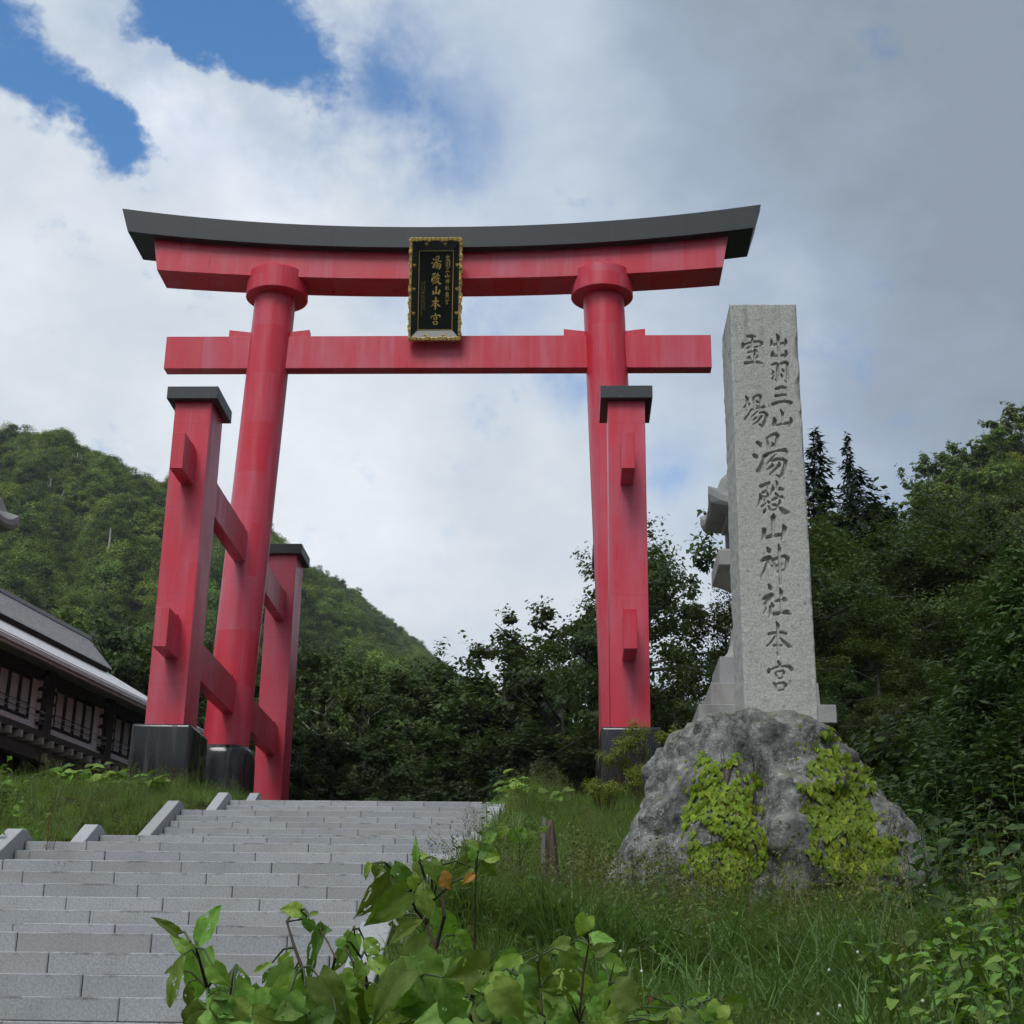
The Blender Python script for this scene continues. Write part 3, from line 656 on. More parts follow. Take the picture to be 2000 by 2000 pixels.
col = m.mix(m.ramp(n2, .42, .32, 0, .75), col, (.045, .047, .043))
col = m.mix(m.math('MULTIPLY', m.ramp(lic, .27, .20), m.ramp(lic2, .53, .58)), col, (.43, .44, .395))
col = m.mix(m.ramp(n3, .54, .7, 0, .7), col, (.055, .055, .052))
# moss on what faces up
ge = m.n('ShaderNodeNewGeometry'); sp = m.n('ShaderNodeSeparateXYZ'); m.l(ge.outputs['Normal'], sp.inputs[0])
col = m.mix(m.math('MULTIPLY', m.ramp(sp.outputs[2], .62, .9), m.ramp(n2, .4, .6)), col, (.20, .185, .11))
m.color(col); m.bump(m.math('ADD', n1, m.math('ADD', m.math('MULTIPLY', n2, .35), m.math('MULTIPLY', n4, .5))), 1.0, .05); M['rock'] = m.m
ROCK = link('boulder', mesh_np('boulder', V - BO, F, M['rock'], True), None, tuple(BO))
tag(ROCK, 'massive lichen-spotted grey boulder under the carved pillar', 'boulder')
ROCK_V, ROCK_F = V, F

# ------------------------------------------------------------------ stone lanterns
def lantern(x, y, label, bs=1.0):
    L = empty('stone_lantern', (x, y, PLATEAU), label, 'stone lantern', 'tall stone lanterns flanking the stairs')
    mt = M['lantern']
    def sq(w, z): return [(x - w, y - w, z), (x + w, y - w, z), (x + w, y + w, z), (x - w, y + w, z)]
    def tier(nm, prof, bevel=.015): MB().loft([sq(w, z) for w, z in prof]).build(nm, mt, L, bevel, 1)
    tier('plinth', [(1.25 * bs, -3.6), (1.25 * bs, -1.19)])
    tier('base_slab', [(1.44 * bs, -1.19), (1.44 * bs, -.80)])
    tier('middle_step', [(1.16 * bs, -.80), (1.14 * bs, -.27)])
    tier('upper_step', [(.93, -.27), (.91, .36)])
    tier('flared_foot', [(.82, .36), (.72, .48), (.62, .68), (.54, .95), (.50, 1.25)], .006)
    tier('shaft', [(.42, 1.25), (.36, 1.9), (.42, 2.2)])
    tier('platform', [(.50, 2.2), (.62, 2.3), (.80, 2.42), (.86, 2.45), (.86, 2.80), (.82, 2.84)])
    for sx in (-1, 1):
        for sy in (-1, 1): MB().box((x + sx * .45 - .10, y + sy * .45 - .10, 2.84), (x + sx * .45 + .10, y + sy * .45 + .10, 3.62)).build('chamber_post', mt, L, .01, 1)
    tier('chamber_lintel', [(.62, 3.62), (.62, 3.76)])
    # sweeping roof with upturned corners
    rings = []; N = 9
    def edge(w, z, lift):
        ring = []
        for (ax, ay), (bx, by) in (((-1, -1), (1, -1)), ((1, -1), (1, 1)), ((1, 1), (-1, 1)), ((-1, 1), (-1, -1))):
            for k in range(N - 1):
                t = k / (N - 1); c = abs(2 * t - 1) ** 3
                ring.append((x + w * (ax + (bx - ax) * t) * (1 + .05 * c * (lift > 0)), y + w * (ay + (by - ay) * t) * (1 + .05 * c * (lift > 0)), z + lift * c))
        return ring
    rings = [edge(.6, 3.76, 0), edge(.96, 3.76, .10), edge(1.02, 3.80, .26), edge(1.01, 3.93, .31), edge(.80, 4.16, .10), edge(.70, 4.50, .03), edge(.46, 4.86, 0), edge(.32, 5.15, 0)]
    MB().loft(rings).build('roof', mt, L, .006, 1, False)
    MB().lathe((x, y, 5.15), [(.30, 0), (.34, .08), (.22, .16), (.30, .30), (.33, .45), (.26, .62), (.12, .78), (.02, .92)], 20).build('jewel_finial', mt, L, 0, 1, True)
    return L
lantern(8.59, -13.0, 'weathered stone lantern standing behind the carved pillar')
lantern(float(atY(2, 1012, -13.0)[0]) - 1.04, -13.0, 'stone lantern at the picture edge beside the lodge, only its roof corner showing', .62)

# ------------------------------------------------------------------ pilgrims' lodge behind the gate
BA = math.radians(10); BU = np.array([math.sin(BA), math.cos(BA), 0]); BV = np.array([math.cos(BA), -math.sin(BA), 0]); BP = np.array([-15.077, 4.664, 0.0])
LODGE = empty('timber_lodge', (BP[0] - 3, BP[1], PLATEAU), 'dark timber two-storey lodge with tiered grey roof and white framed windows', 'building')
def bp(s, o, z): return BP + BU * s + BV * o + np.array([0, 0, z])
def bbox(mb, s0, s1, o0, o1, z0, z1):
    return mb.hexa([bp(s0, o0, z0), bp(s0, o1, z0), bp(s1, o1, z0), bp(s1, o0, z0), bp(s0, o0, z1), bp(s0, o1, z1), bp(s1, o1, z1), bp(s1, o0, z1)])
M['dark_wood'] = simple('dark_weathered_timber', (.034, .029, .025), (.070, .060, .052), 5, .75, (3, 3, .6))
M['eave_wood'] = simple('grey_eave_boards', (.34, .32, .27), (.46, .44, .38), 7, .8)
M['white_wood'] = simple('white_painted_wood', (.78, .80, .80), (.88, .90, .90), 6, .6)
M['roof_grey'] = simple('grey_sheet_roof', (.56, .555, .56), (.74, .73, .72), 3, .45, (1, 1, 4))
m = MT('window_glass', .12); m.color(m.mix(m.noise(m.map(m.coord(), (1, 1, .7)), 1.2, 3), (.62, .66, .66), (.80, .84, .83))); M['pane'] = m.m
def lodge_part(nm, mt, *boxes, bevel=0.0):
    mb = MB()
    for b in boxes: bbox(mb, *b)
    return mb.build(nm, mt, LODGE, bevel, 1)
S0, S1 = -11.6, 13.0
lodge_part('wall', M['dark_wood'], (S0, S1, -7.5, -.12, -2.4, 4.75))
lodge_part('window_header', M['dark_wood'], (S0, S1, -.12, .12, 4.52, 5.2))
lodge_part('white_band', M['white_wood'], (S0, S1, -.12, .06, 2.78, 2.98))
lodge_part('deck', M['dark_wood'], (S0, S1, -.1, 1.0, 2.20, 2.44))
lodge_part('deck_beam', M['dark_wood'], (S0, S1, .35, .85, 1.45, 1.85))
lodge_part('soffit', M['eave_wood'], (S0, S1, -.1, 1.35, 4.95, 5.05))
for s in (-6.85, -2.05, 2.75, 7.55, 12.35):
    lodge_part('pillar', M['dark_wood'], (s - .27, s + .27, -.11, .30, 2.44, 5.0))
    lodge_part('pillar', M['dark_wood'], (s - .22, s + .22, .3, .7, -2.4, 1.45))
    for k in range(5):                                                    # white blocks and dark dowels up both flanks
        z = 2.62 + k * .42
        for sd in (-1, 1):
            a, b = sorted((s + sd * .275, s + sd * .44)); lodge_part('white_block', M['white_wood'], (a, b, -.10, .10, z, z + .27))
            a, b = sorted((s + sd * .275, s + sd * .50)); lodge_part('dowel', M['dark_wood'], (a, b, .11, .27, z + .29, z + .40))
for w0 in (-6.4, -1.6, 3.2, 8.0):
    n = 4; w1 = w0 + 3.9; st = (w1 - w0 - .9) / n; a0 = w0 + .45
    lodge_part('white_jamb', M['white_wood'], (w0, a0 - .03, -.11, .02, 2.98, 4.52))
    lodge_part('white_jamb', M['white_wood'], (w1 - .42, w1, -.11, .02, 2.98, 4.52))
    for k in range(n):
        wd = lodge_part('window', M['dark_wood'], (a0 + k * st, a0 + k * st + .07, -.10, .03, 3.06, 4.50), (a0 + (k + 1) * st - .07, a0 + (k + 1) * st, -.10, .03, 3.06, 4.50),
                        (a0 + k * st + .07, a0 + (k + 1) * st - .07, -.10, .03, 3.06, 3.13), (a0 + k * st + .07, a0 + (k + 1) * st - .07, -.10, .03, 4.43, 4.50))
        mb = MB(); bbox(mb, a0 + k * st + .07, a0 + (k + 1) * st - .07, -.08, -.04, 3.13, 4.43); mb.build('pane', M['pane'], wd)
        for zz_ in (3.34, 3.56):
            mb = MB(); bbox(mb, a0 + k * st + .07, a0 + (k + 1) * st - .07, -.035, -.015, zz_, zz_ + .025); mb.build('glazing_bar', M['dark_wood'], wd)
    for k in range(8):                                                    # brackets under the white band
        s = w0 + .1 + k * .5; lodge_part('bracket', M['white_wood'], (s, s + .16, -.08, .18, 2.60, 2.775))
    for zz_ in (3.10, 3.32):                                              # steel rail in front of the windows
        mb = MB(); mb.tube([bp(w0, .02, zz_), bp(w0, .42, zz_), bp(w1, .42, zz_), bp(w1, .02, zz_)], [.016] * 4, 6); mb.build('rail', M['coping'], LODGE)
for k in range(34):
    s = S0 + .4 + k * .72; lodge_part('joist', M['eave_wood'], (s, s + .14, .2, 1.12, 1.95, 2.19))
for s0, s1 in ((-1.0, -.55), (.35, .75), (1.2, 1.5), (1.75, 2.05), (3.6, 4.0), (4.4, 4.8)):
    lodge_part('white_panel', M['white_wood'], (s0, s1, -.11, -.04, -.9, 1.0))
# roofs
def roof_slab(nm, mt, o0, z0, o1, z1, th, s00, s01, s10, s11):
    mb = MB(); mb.hexa([bp(s00, o0, z0 - th), bp(s01, o0, z0 - th), bp(s11, o1, z1 - th), bp(s10, o1, z1 - th), bp(s00, o0, z0), bp(s01, o0, z0), bp(s11, o1, z1), bp(s10, o1, z1)])
    return mb.build(nm, mt, LODGE)
roof_slab('lower_roof', M['roof_grey'], 1.62, 4.86, .6, 5.42, .16, S0 - 1.5, 13.8, S0 - 1.5, 12.3)
roof_slab('lower_roof', M['roof_grey'], .6, 5.42, -1.2, 6.62, .16, S0 - 1.5, 12.3, S0 - 1.5, 9.6)
roof_slab('end_roof', M['roof_grey'], 1.60, 4.84, -1.2, 6.60, .10, 13.75, 13.85, 9.55, 9.65)
lodge_part('fascia', M['eave_wood'], (S0 - 1.5, 13.7, 1.42, 1.56, 4.58, 4.70), (S0 - 1.5, 13.7, 1.10, 1.22, 4.72, 4.90))
lodge_part('gap_board', M['dark_wood'], (S0 - 1.2, 9.2, -1.15, -.95, 6.2, 6.72))
# upper roof laid in courses of thin tiles
o0, z0, o1, z1, N = -.75, 6.62, -2.55, 8.22, 18
for k in range(N):
    t0, t1 = k / N, (k + 1) / N
    oa, ob, za, zb = o0 + (o1 - o0) * t0, o0 + (o1 - o0) * t1, z0 + (z1 - z0) * t0, z0 + (z1 - z0) * t1
    e0, e1 = 9.2 + 1.2 * t0, 9.2 + 1.2 * t1
    roof_slab('roof_course', M['roof_grey'], oa, za + .035, ob, zb, .07, S0 - 1, e0, S0 - 1, e1)
roof_slab('upper_roof_back', M['roof_grey'], -2.56, 8.22, -4.6, 6.6, .08, S0 - 1, 10.4, S0 - 1, 9.2)
mb = MB(); bbox(mb, S0 - 1, 10.45, -2.68, -2.42, 8.20, 8.34); mb.build('ridge_cap', M['coping'], LODGE)
lodge_part('gable_fill', M['dark_wood'], (S0 - .5, 8.6, -4.4, -1.2, 4.7, 6.6))

# ------------------------------------------------------------------ foliage
def leaf_mat(name, dark, light, trans=.35, var=.5, tint=(.10, .09, .02), tint_amt=.25, rough=.55):
    m = MT(name, rough, .3)
    r = m.rnd(); i = m.island()
    col = m.mix(m.ramp(i, 0, 1), dark, light)
    col = m.mix(m.math('MULTIPLY', m.ramp(m.math('FRACT', m.math('MULTIPLY', r, 3.7)), .3, 1), tint_amt), col, tint)
    hs = m.n('ShaderNodeHueSaturation'); m.l(col, hs.inputs['Color']); m.l(m.ramp(r, 0, 1, 1 - var * .5, 1 + var * .5), hs.inputs['Value'])
    m.l(hs.outputs[0], m.b.inputs['Base Color'])
    if trans:
        tr = m.n('ShaderNodeBsdfTranslucent'); m.l(m.mix(.5, hs.outputs[0], (light[0] * 1.6, light[1] * 1.5, light[2] * .6)), tr.inputs[0])
        ms = m.n('ShaderNodeMixShader'); ms.inputs[0].default_value = trans
        out = [n for n in m.t.nodes if n.type == 'OUTPUT_MATERIAL'][0]
        m.l(m.b.outputs[0], ms.inputs[1]); m.l(tr.outputs[0], ms.inputs[2]); m.l(ms.outputs[0], out.inputs[0])
    return m.m
HAZE = 0.00013
M['leaf_dark'] = leaf_mat('broadleaf_foliage', (.026, .050, .016), (.074, .125, .032), .30, .8, (.105, .125, .018), .4)
M['leaf_hill'] = leaf_mat('hill_foliage', (.060, .110, .026), (.175, .270, .058), .32, 1.1, (.25, .28, .045), .6)
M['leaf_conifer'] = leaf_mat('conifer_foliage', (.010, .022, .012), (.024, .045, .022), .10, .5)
M['leaf_cedar'] = leaf_mat('young_cedar_foliage', (.022, .050, .014), (.058, .115, .028), .25, .4, (.075, .11, .018), .3)
M['bark'] = simple('grey_bark', (.050, .045, .038), (.12, .11, .095), 7, .9, (1, 1, .3))
M['bark_pale'] = simple('pale_birch_bark', (.26, .25, .22), (.42, .41, .37), 7, .85, (1, 1, .4))
def unit(v): return v / (np.linalg.norm(v, axis=-1, keepdims=True) + 1e-9)
def leaf_quads(C, N, T, L, W, fold=.0):
    """diamond leaves: centres C, normals N, tip directions T, lengths L, widths W -> V, F"""
    T = unit(T - (T * N).sum(1, keepdims=True) * N); B = np.cross(N, T); n = len(C)
    L = L[:, None]; W = W[:, None]
    a = C - T * L * .5; b = C + B * W * .5 - T * L * .08 - N * fold * W; c = C + T * L * .5 - N * L * .12; d = C - B * W * .5 - T * L * .08 - N * fold * W
    V = np.stack([a, b, c, d], 1).reshape(-1, 3); F = np.arange(4 * n).reshape(n, 4)
    return V, F
def clump_leaves(rs, centres, radii, per, L, flat=.65, up=.55, outw=.5, middle=None):
    n = len(centres); tot = n * per
    ci = np.repeat(np.arange(n), per)
    g = unit(rs.normal(size=(tot, 3))) * (rs.rand(tot, 1) ** .45); g[:, 2] *= flat
    C = centres[ci] + g * radii[ci][:, None]
    mid = middle if middle is not None else centres.mean(0)
    o = unit(C - mid)
    N = unit(np.array([0, 0, 1.0]) * up + o * outw + g * .45 + rs.normal(size=(tot, 3)) * .42)
    T = unit(rs.normal(size=(tot, 3)) + o * .8 - np.array([0, 0, .55]))
    s = L * rs.uniform(.65, 1.35, tot)
    return leaf_quads(C, N, T, s, s * rs.uniform(.5, .72, tot))
def tree_variant(seed, H, R, n_clump, per, L, crown0=.28, pale=False, lean=.06, airy=1.0, mat='leaf_dark'):
    """broadleaf tree: returns (trunk mesh, crown mesh), foot at the origin"""
    rs = np.random.RandomState(seed); mb = MB(); tr = H * .016 + .04
    ax = rs.normal(0, lean, 2); bend = rs.normal(0, .35, 2)
    def axis(t): return np.array([ax[0] * H * t + bend[0] * math.sin(t * 3.0), ax[1] * H * t + bend[1] * math.sin(t * 2.6), H * t])
    mb.tube([axis(t) for t in np.linspace(-.03, .9, 9)], [tr * (1.25 - 1.05 * t) for t in np.linspace(0, 1, 9)], 7)
    cen = []; rad = []
    nl = 15
    for k in range(nl):
        t = crown0 + (.93 - crown0) * (k + rs.rand() * .6) / nl; p0 = axis(t); a = rs.rand() * 6.28 + k * 2.4
        prof = math.sin(min(1, (t - crown0) / (1 - crown0) * .86 + .18) * math.pi) ** .7
        ln = R * prof * rs.uniform(.62, 1.1)
        tip = p0 + np.array([math.cos(a) * ln, math.sin(a) * ln, ln * rs.uniform(.15, .65)])
        mid = (p0 + tip) / 2 + np.array([0, 0, -.04 * ln]) + rs.normal(0, .05 * ln, 3)
        mb.tube([p0, mid, tip], [tr * .42 * (1 - t * .5), tr * .25, .02], 5)
        m_ = max(2, int(n_clump / nl))
        for j in range(m_):
            q = rs.rand() ** .6; c = p0 * (1 - q) ** 2 + 2 * mid * q * (1 - q) + tip * q * q
            cen.append(c + rs.normal(0, .13 * R, 3) * np.array([1, 1, .6])); rad.append(rs.uniform(.10, .22) * R * (1.1 - .35 * q))
    for j in range(4):
        cen.append(axis(.93) + rs.normal(0, .10 * R, 3)); rad.append(rs.uniform(.12, .2) * R)
    cen = np.array(cen); rad = np.array(rad) * airy
    V, F = clump_leaves(rs, cen, rad, per, L, middle=np.array([0, 0, H * .55]))
    # stray sprays that break the outline
    k = rs.randint(0, len(cen), len(cen) * 3); cc = cen[k] + unit(cen[k] - np.array([0, 0, H * .5])) * (rad[k] * rs.uniform(.9, 1.55, len(k)))[:, None] + rs.normal(0, .1, (len(k), 3))
    V2, F2 = clump_leaves(rs, cc, np.full(len(cc), .16 * R * .6), max(4, per // 14), L * .85, middle=np.array([0, 0, H * .5]))
    V = np.concatenate([V, V2]); F = np.concatenate([F, F2 + len(V) - len(V2)])
    tm = bpy.data.meshes.new('trunk'); tm.from_pydata(mb.v, [], mb.f); tm.materials.append(M['bark_pale'] if pale else M['bark'])
    return tm, mesh_np('crown', V, F, M[mat])
def conifer_variant(seed, H, R, layers, per, L, mat='leaf_conifer', droop=.35, top_sharp=1.0, upsweep=0.0, start=.12):
    rs = np.random.RandomState(seed); mb = MB(); mb.tube([(0, 0, -.3), (0, 0, H * .5), (0, 0, H * .90)], [H * .012 + .02, H * .008 + .01, .008], 7)
    C = []; N = []; T = []; S = []
    for k in range(layers):
        t = start + (1 - start) * k / layers; rr = R * (1 - t) ** top_sharp * rs.uniform(.75, 1.15) + .06
        nb = max(4, int(7 * (1 - t) + 4))
        for j in range(nb):
            a = rs.rand() * 6.28; ln = rr * rs.uniform(.7, 1.1); m_ = max(3, int(per * ln / R))
            q = rs.rand(m_) ** .7
            d = np.array([math.cos(a), math.sin(a)])
            x = q * ln; z = H * t - droop * ln * q ** 1.5 + upsweep * ln * q ** 2 + rs.normal(0, .06, m_)
            w = rs.normal(0, .13 * ln + .03, m_)
            C.append(np.stack([d[0] * x - d[1] * w, d[1] * x + d[0] * w, z], 1))
            N.append(unit(np.array([d[0] * .3, d[1] * .3, 1.0]) + rs.normal(0, .4, (m_, 3)))); T.append(np.array([d[0], d[1], -.35 + 1.6 * upsweep]) + rs.normal(0, .35, (m_, 3))); S.append(L * rs.uniform(.7, 1.3, m_))
    C, N, T, S = map(np.concatenate, (C, N, T, S))
    V, F = leaf_quads(C, N, unit(T), S, S * .34)
    tm = bpy.data.meshes.new('trunk'); tm.from_pydata(mb.v, [], mb.f); tm.materials.append(M['bark'])
    return tm, mesh_np('crown', V, F, M[mat])
def plant_tree(var, name, loc, scale, rot, label, group=None, cat='tree', tilt=(0, 0)):
    t = empty(name, tuple(loc), label, cat, group)
    t.rotation_euler = (tilt[0], tilt[1], rot); t.scale = (scale[0], scale[0], scale[1]) if isinstance(scale, tuple) else (scale,) * 3
    for nm, me in (('trunk', var[0]), ('crown', var[1])):
        o = bpy.data.objects.new(nm, me); COL.objects.link(o); o.parent = t
    return t
BROAD = [tree_variant(11, 11, 3.9, 64, 110, .25), tree_variant(12, 12, 4.4, 72, 110, .26, .22), tree_variant(13, 10, 3.6, 56, 110, .24, .30, lean=.09), tree_variant(14, 13, 4.2, 66, 110, .26, .34, airy=.9), tree_variant(15, 9, 4.2, 60, 110, .24, .16)]
PALE = [tree_variant(21, 11, 2.6, 42, 46, .30, .42, True, .10), tree_variant(22, 12, 2.8, 42, 46, .30, .40, True, .08)]
NEAR = [tree_variant(91, 10, 3.9, 84, 230, .125, .14), tree_variant(92, 9, 3.6, 84, 230, .12, .10), tree_variant(93, 11, 4.0, 84, 230, .125, .20)]
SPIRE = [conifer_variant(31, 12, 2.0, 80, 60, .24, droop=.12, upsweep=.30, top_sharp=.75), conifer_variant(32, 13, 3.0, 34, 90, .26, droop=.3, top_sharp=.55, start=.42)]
CEDAR = [conifer_variant(41, 5.5, 2.2, 64, 64, .16, 'leaf_cedar', droop=.05, top_sharp=.75, upsweep=.55, start=.03), conifer_variant(42, 4.6, 1.9, 56, 64, .15, 'leaf_cedar', droop=.05, top_sharp=.8, upsweep=.6, start=.03)]
def crown_top(v):
    co = np.zeros(len(v[1].vertices) * 3, np.float32); v[1].vertices.foreach_get('co', co); return float(np.percentile(co.reshape(-1, 3)[:, 2], 99.7))
VH = {id(v): crown_top(v) for v in BROAD + PALE + SPIRE + CEDAR + NEAR}
def tree_at(var, px, py_top, D, name, label, group=None, wide=1.0, seed=0, sink=0.0):
    """a tree whose top is seen at a picture point, standing on the ground D metres away"""
    top = atD(px, py_top, D); gz = float(ground_h(top[0], top[1])) - sink
    s = max(.25, (top[2] - gz) / VH[id(var)])
    return plant_tree(var, name, (top[0], top[1], gz), (s * wide, s), seed * 1.7, label, group)
DARK = 'dark broadleaf tree in the middle of the wood behind the gate'
ORD = 'first second third fourth fifth sixth seventh eighth ninth tenth eleventh twelfth thirteenth fourteenth fifteenth sixteenth seventeenth eighteenth nineteenth twentieth'.split()
rs = np.random.RandomState(5)
# the wood behind the stairs: skyline from west to east, then two nearer and lower rows
line = [(-60, 1165), (10, 1190), (90, 1210), (170, 1225), (250, 1215), (330, 1235), (410, 1225), (470, 1240), (540, 1235), (585, 1262), (640, 1248), (690, 1280), (735, 1262), (790, 1285), (862, 1252), (905, 1318), (955, 1330), (1000, 1312), (1030, 1300), (1075, 1262)]
k = 0
for x, y in line:
    D = rs.uniform(86, 104); v = BROAD[k % 5]
    tree_at(v, x, y + (18 if x > 520 else 0), D, 'forest_tree', 'broadleaf tree on the skyline of the wood behind the gate, %s from the west' % ORD[k], 'skyline trees of the wood behind the gate', rs.uniform(.8, 1.05), k); k += 1
for x in np.arange(330, 1240, 54):
    y = 1330 + 25 * math.sin(x * .013) + rs.uniform(-25, 30) + (20 if x > 820 else 0); v = BROAD[(k * 3 + 1) % 5]
    tree_at(v, x + rs.uniform(-18, 18), y, rs.uniform(70, 84), 'forest_tree', DARK, 'dark trees of the wood behind the gate', rs.uniform(.85, 1.15), k); k += 1
for x in np.arange(335, 1260, 58):
    y = 1430 + rs.uniform(-25, 30); v = BROAD[(k * 3 + 2) % 5]
    tree_at(v, x + rs.uniform(-18, 18), y, rs.uniform(56, 66), 'forest_tree', 'low dark tree at the front edge of the wood behind the stairs', 'low front trees of the wood', rs.uniform(1.1, 1.5), k); k += 1
# trees that stand out
for a in ((BROAD[3], 1115, 1168, 74, 'forest_tree', 'tall broadleaf tree rising just beside the inner edge of the east column', .95), (BROAD[0], 1045, 1228, 78, 'forest_tree', 'ragged dark tree stepping up towards the east column', .9),
          (BROAD[1], 1300, 1062, 62, 'forest_tree', 'big dark tree between the east brace post and the carved pillar', .95), (BROAD[4], 1262, 1040, 70, 'forest_tree', 'tall tree crown showing just beside the cap side of the east brace post', .7),
          (BROAD[2], 1385, 1120, 58, 'forest_tree', 'leafy tree pressed against the west side of the stone lantern', .8), (BROAD[1], 1345, 1290, 52, 'forest_tree', 'low dark tree behind the boulder and lantern base', 1.0),
          (BROAD[0], 1230, 1330, 54, 'forest_tree', 'low dark tree behind the foot of the east brace post', 1.0)):
    tree_at(NEAR[k % 3] if a[3] < 66 else a[0], a[1], a[2], a[3], a[4], a[5], None, a[6], k); k += 1
for x, y, D, lb in ((628, 1330, 60, 'slender tree with a pale crooked trunk, nearest to the back brace post'), (722, 1352, 62, 'thin pale-trunked tree in the wood beside another pale trunk'), (1260, 1385, 50, 'young pale-stemmed tree between brace post and stone lantern')):
    tree_at(PALE[k % 2], x, y, D, 'birch_tree', lb, None, .7, k); k += 1
# east wood, right of the pillar
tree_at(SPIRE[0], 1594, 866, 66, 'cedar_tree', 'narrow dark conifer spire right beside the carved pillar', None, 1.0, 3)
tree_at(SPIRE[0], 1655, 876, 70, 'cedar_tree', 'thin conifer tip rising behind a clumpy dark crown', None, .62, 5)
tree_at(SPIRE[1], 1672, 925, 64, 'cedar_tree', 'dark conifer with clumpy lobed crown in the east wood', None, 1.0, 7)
EAST = 'dark broadleaf tree below the skyline of the wood east of the carved pillar'
for j, (x, y, D) in enumerate(((1610, 985, 62), (1640, 1000, 57), (1722, 975, 66), (1757, 970, 70), (1800, 985, 72), (1690, 1035, 56), (1850, 1000, 58), (1905, 995, 64), (1960, 985, 58), (2010, 980, 64), (1780, 1050, 50), (1880, 1080, 48), (1640, 1090, 50), (1590, 1110, 46), (1720, 1140, 44), (1830, 1190, 40), (1940, 1130, 42), (1660, 1230, 40), (1760, 1290, 36), (1600, 1290, 38), (1690, 1380, 33), (1620, 1390, 34), (1850, 1330, 34), (2030, 1080, 46))):
    tree_at((NEAR[j % 3] if D < 59 else BROAD[j % 5]), x, y, D, 'forest_tree', (('treetop on the skyline east of the carved pillar, %s from the pillar' % ORD[(0, 1, 3, 4, 5, 2, 6, 7, 8, 9)[j]]) if j < 10 else EAST), 'skyline trees of the east wood' if j < 10 else 'dark trees of the east wood', 1.0 + .25 * (D < 52), 20 + j)
tree_at(CEDAR[0], 1985, 1078, 21, 'young_cedar', 'bright green young cedar with feathery plumes at the picture edge', None, 1.0, 2)
tree_at(CEDAR[1], 1905, 1270, 19.5, 'young_cedar', 'lower bright green young cedar in front of the feathery one', None, 1.1, 4)
tree_at(CEDAR[1], 1985, 1395, 17.5, 'young_cedar', 'lowest dark green young cedar above the weeds at the picture edge', None, 1.3, 6)

# ------------------------------------------------------------------ scattering on points
def scatter(name, pts, rot, scl, idx, sources, label, cat):
    me = bpy.data.meshes.new(name); me.vertices.add(len(pts)); me.vertices.foreach_set('co', np.asarray(pts, np.float32).ravel())
    a = me.attributes.new('rot', 'FLOAT_VECTOR', 'POINT'); a.data.foreach_set('vector', np.asarray(rot, np.float32).ravel())
    a = me.attributes.new('scl', 'FLOAT', 'POINT'); a.data.foreach_set('value', np.asarray(scl, np.float32))
    a = me.attributes.new('idx', 'INT', 'POINT'); a.data.foreach_set('value', np.asarray(idx, np.int32))
    o = link(name, me); tag(o, label, cat, kind='stuff')
    ng = bpy.data.node_groups.new(name, 'GeometryNodeTree')
    ng.interface.new_socket('Geometry', in_out='INPUT', socket_type='NodeSocketGeometry'); ng.interface.new_socket('Geometry', in_out='OUTPUT', socket_type='NodeSocketGeometry')
    gi = ng.nodes.new('NodeGroupInput'); go = ng.nodes.new('NodeGroupOutput'); jn = ng.nodes.new('GeometryNodeJoinGeometry')
    def attr(nm, ty):
        n = ng.nodes.new('GeometryNodeInputNamedAttribute'); n.data_type = ty; n.inputs[0].default_value = nm
        return [s for s in n.outputs if s.enabled][0]
    ar, asx, ai = attr('rot', 'FLOAT_VECTOR'), attr('scl', 'FLOAT'), attr('idx', 'INT')
    for k, src in enumerate(sources):
        oi = ng.nodes.new('GeometryNodeObjectInfo'); oi.inputs['Object'].default_value = src
        cp = ng.nodes.new('FunctionNodeCompare'); cp.data_type = 'INT'; cp.operation = 'EQUAL'
        ii = [s for s in cp.inputs if s.enabled]; ng.links.new(ai, ii[0]); ii[1].default_value = k
        ip = ng.nodes.new('GeometryNodeInstanceOnPoints')
        ng.links.new(gi.outputs[0], ip.inputs['Points']); ng.links.new(cp.outputs[0], ip.inputs['Selection']); ng.links.new(oi.outputs['Geometry'], ip.inputs['Instance'])
        ng.links.new(ar, ip.inputs['Rotation']); ng.links.new(asx, ip.inputs['Scale'])
        ng.links.new(ip.outputs[0], jn.inputs[0])
    ng.links.new(jn.outputs[0], go.inputs[0])
    md = o.modifiers.new('scatter', 'NODES'); md.node_group = ng
    return o
def source(name, me): return bpy.data.objects.new(name, me)                # never linked to the scene, only instanced

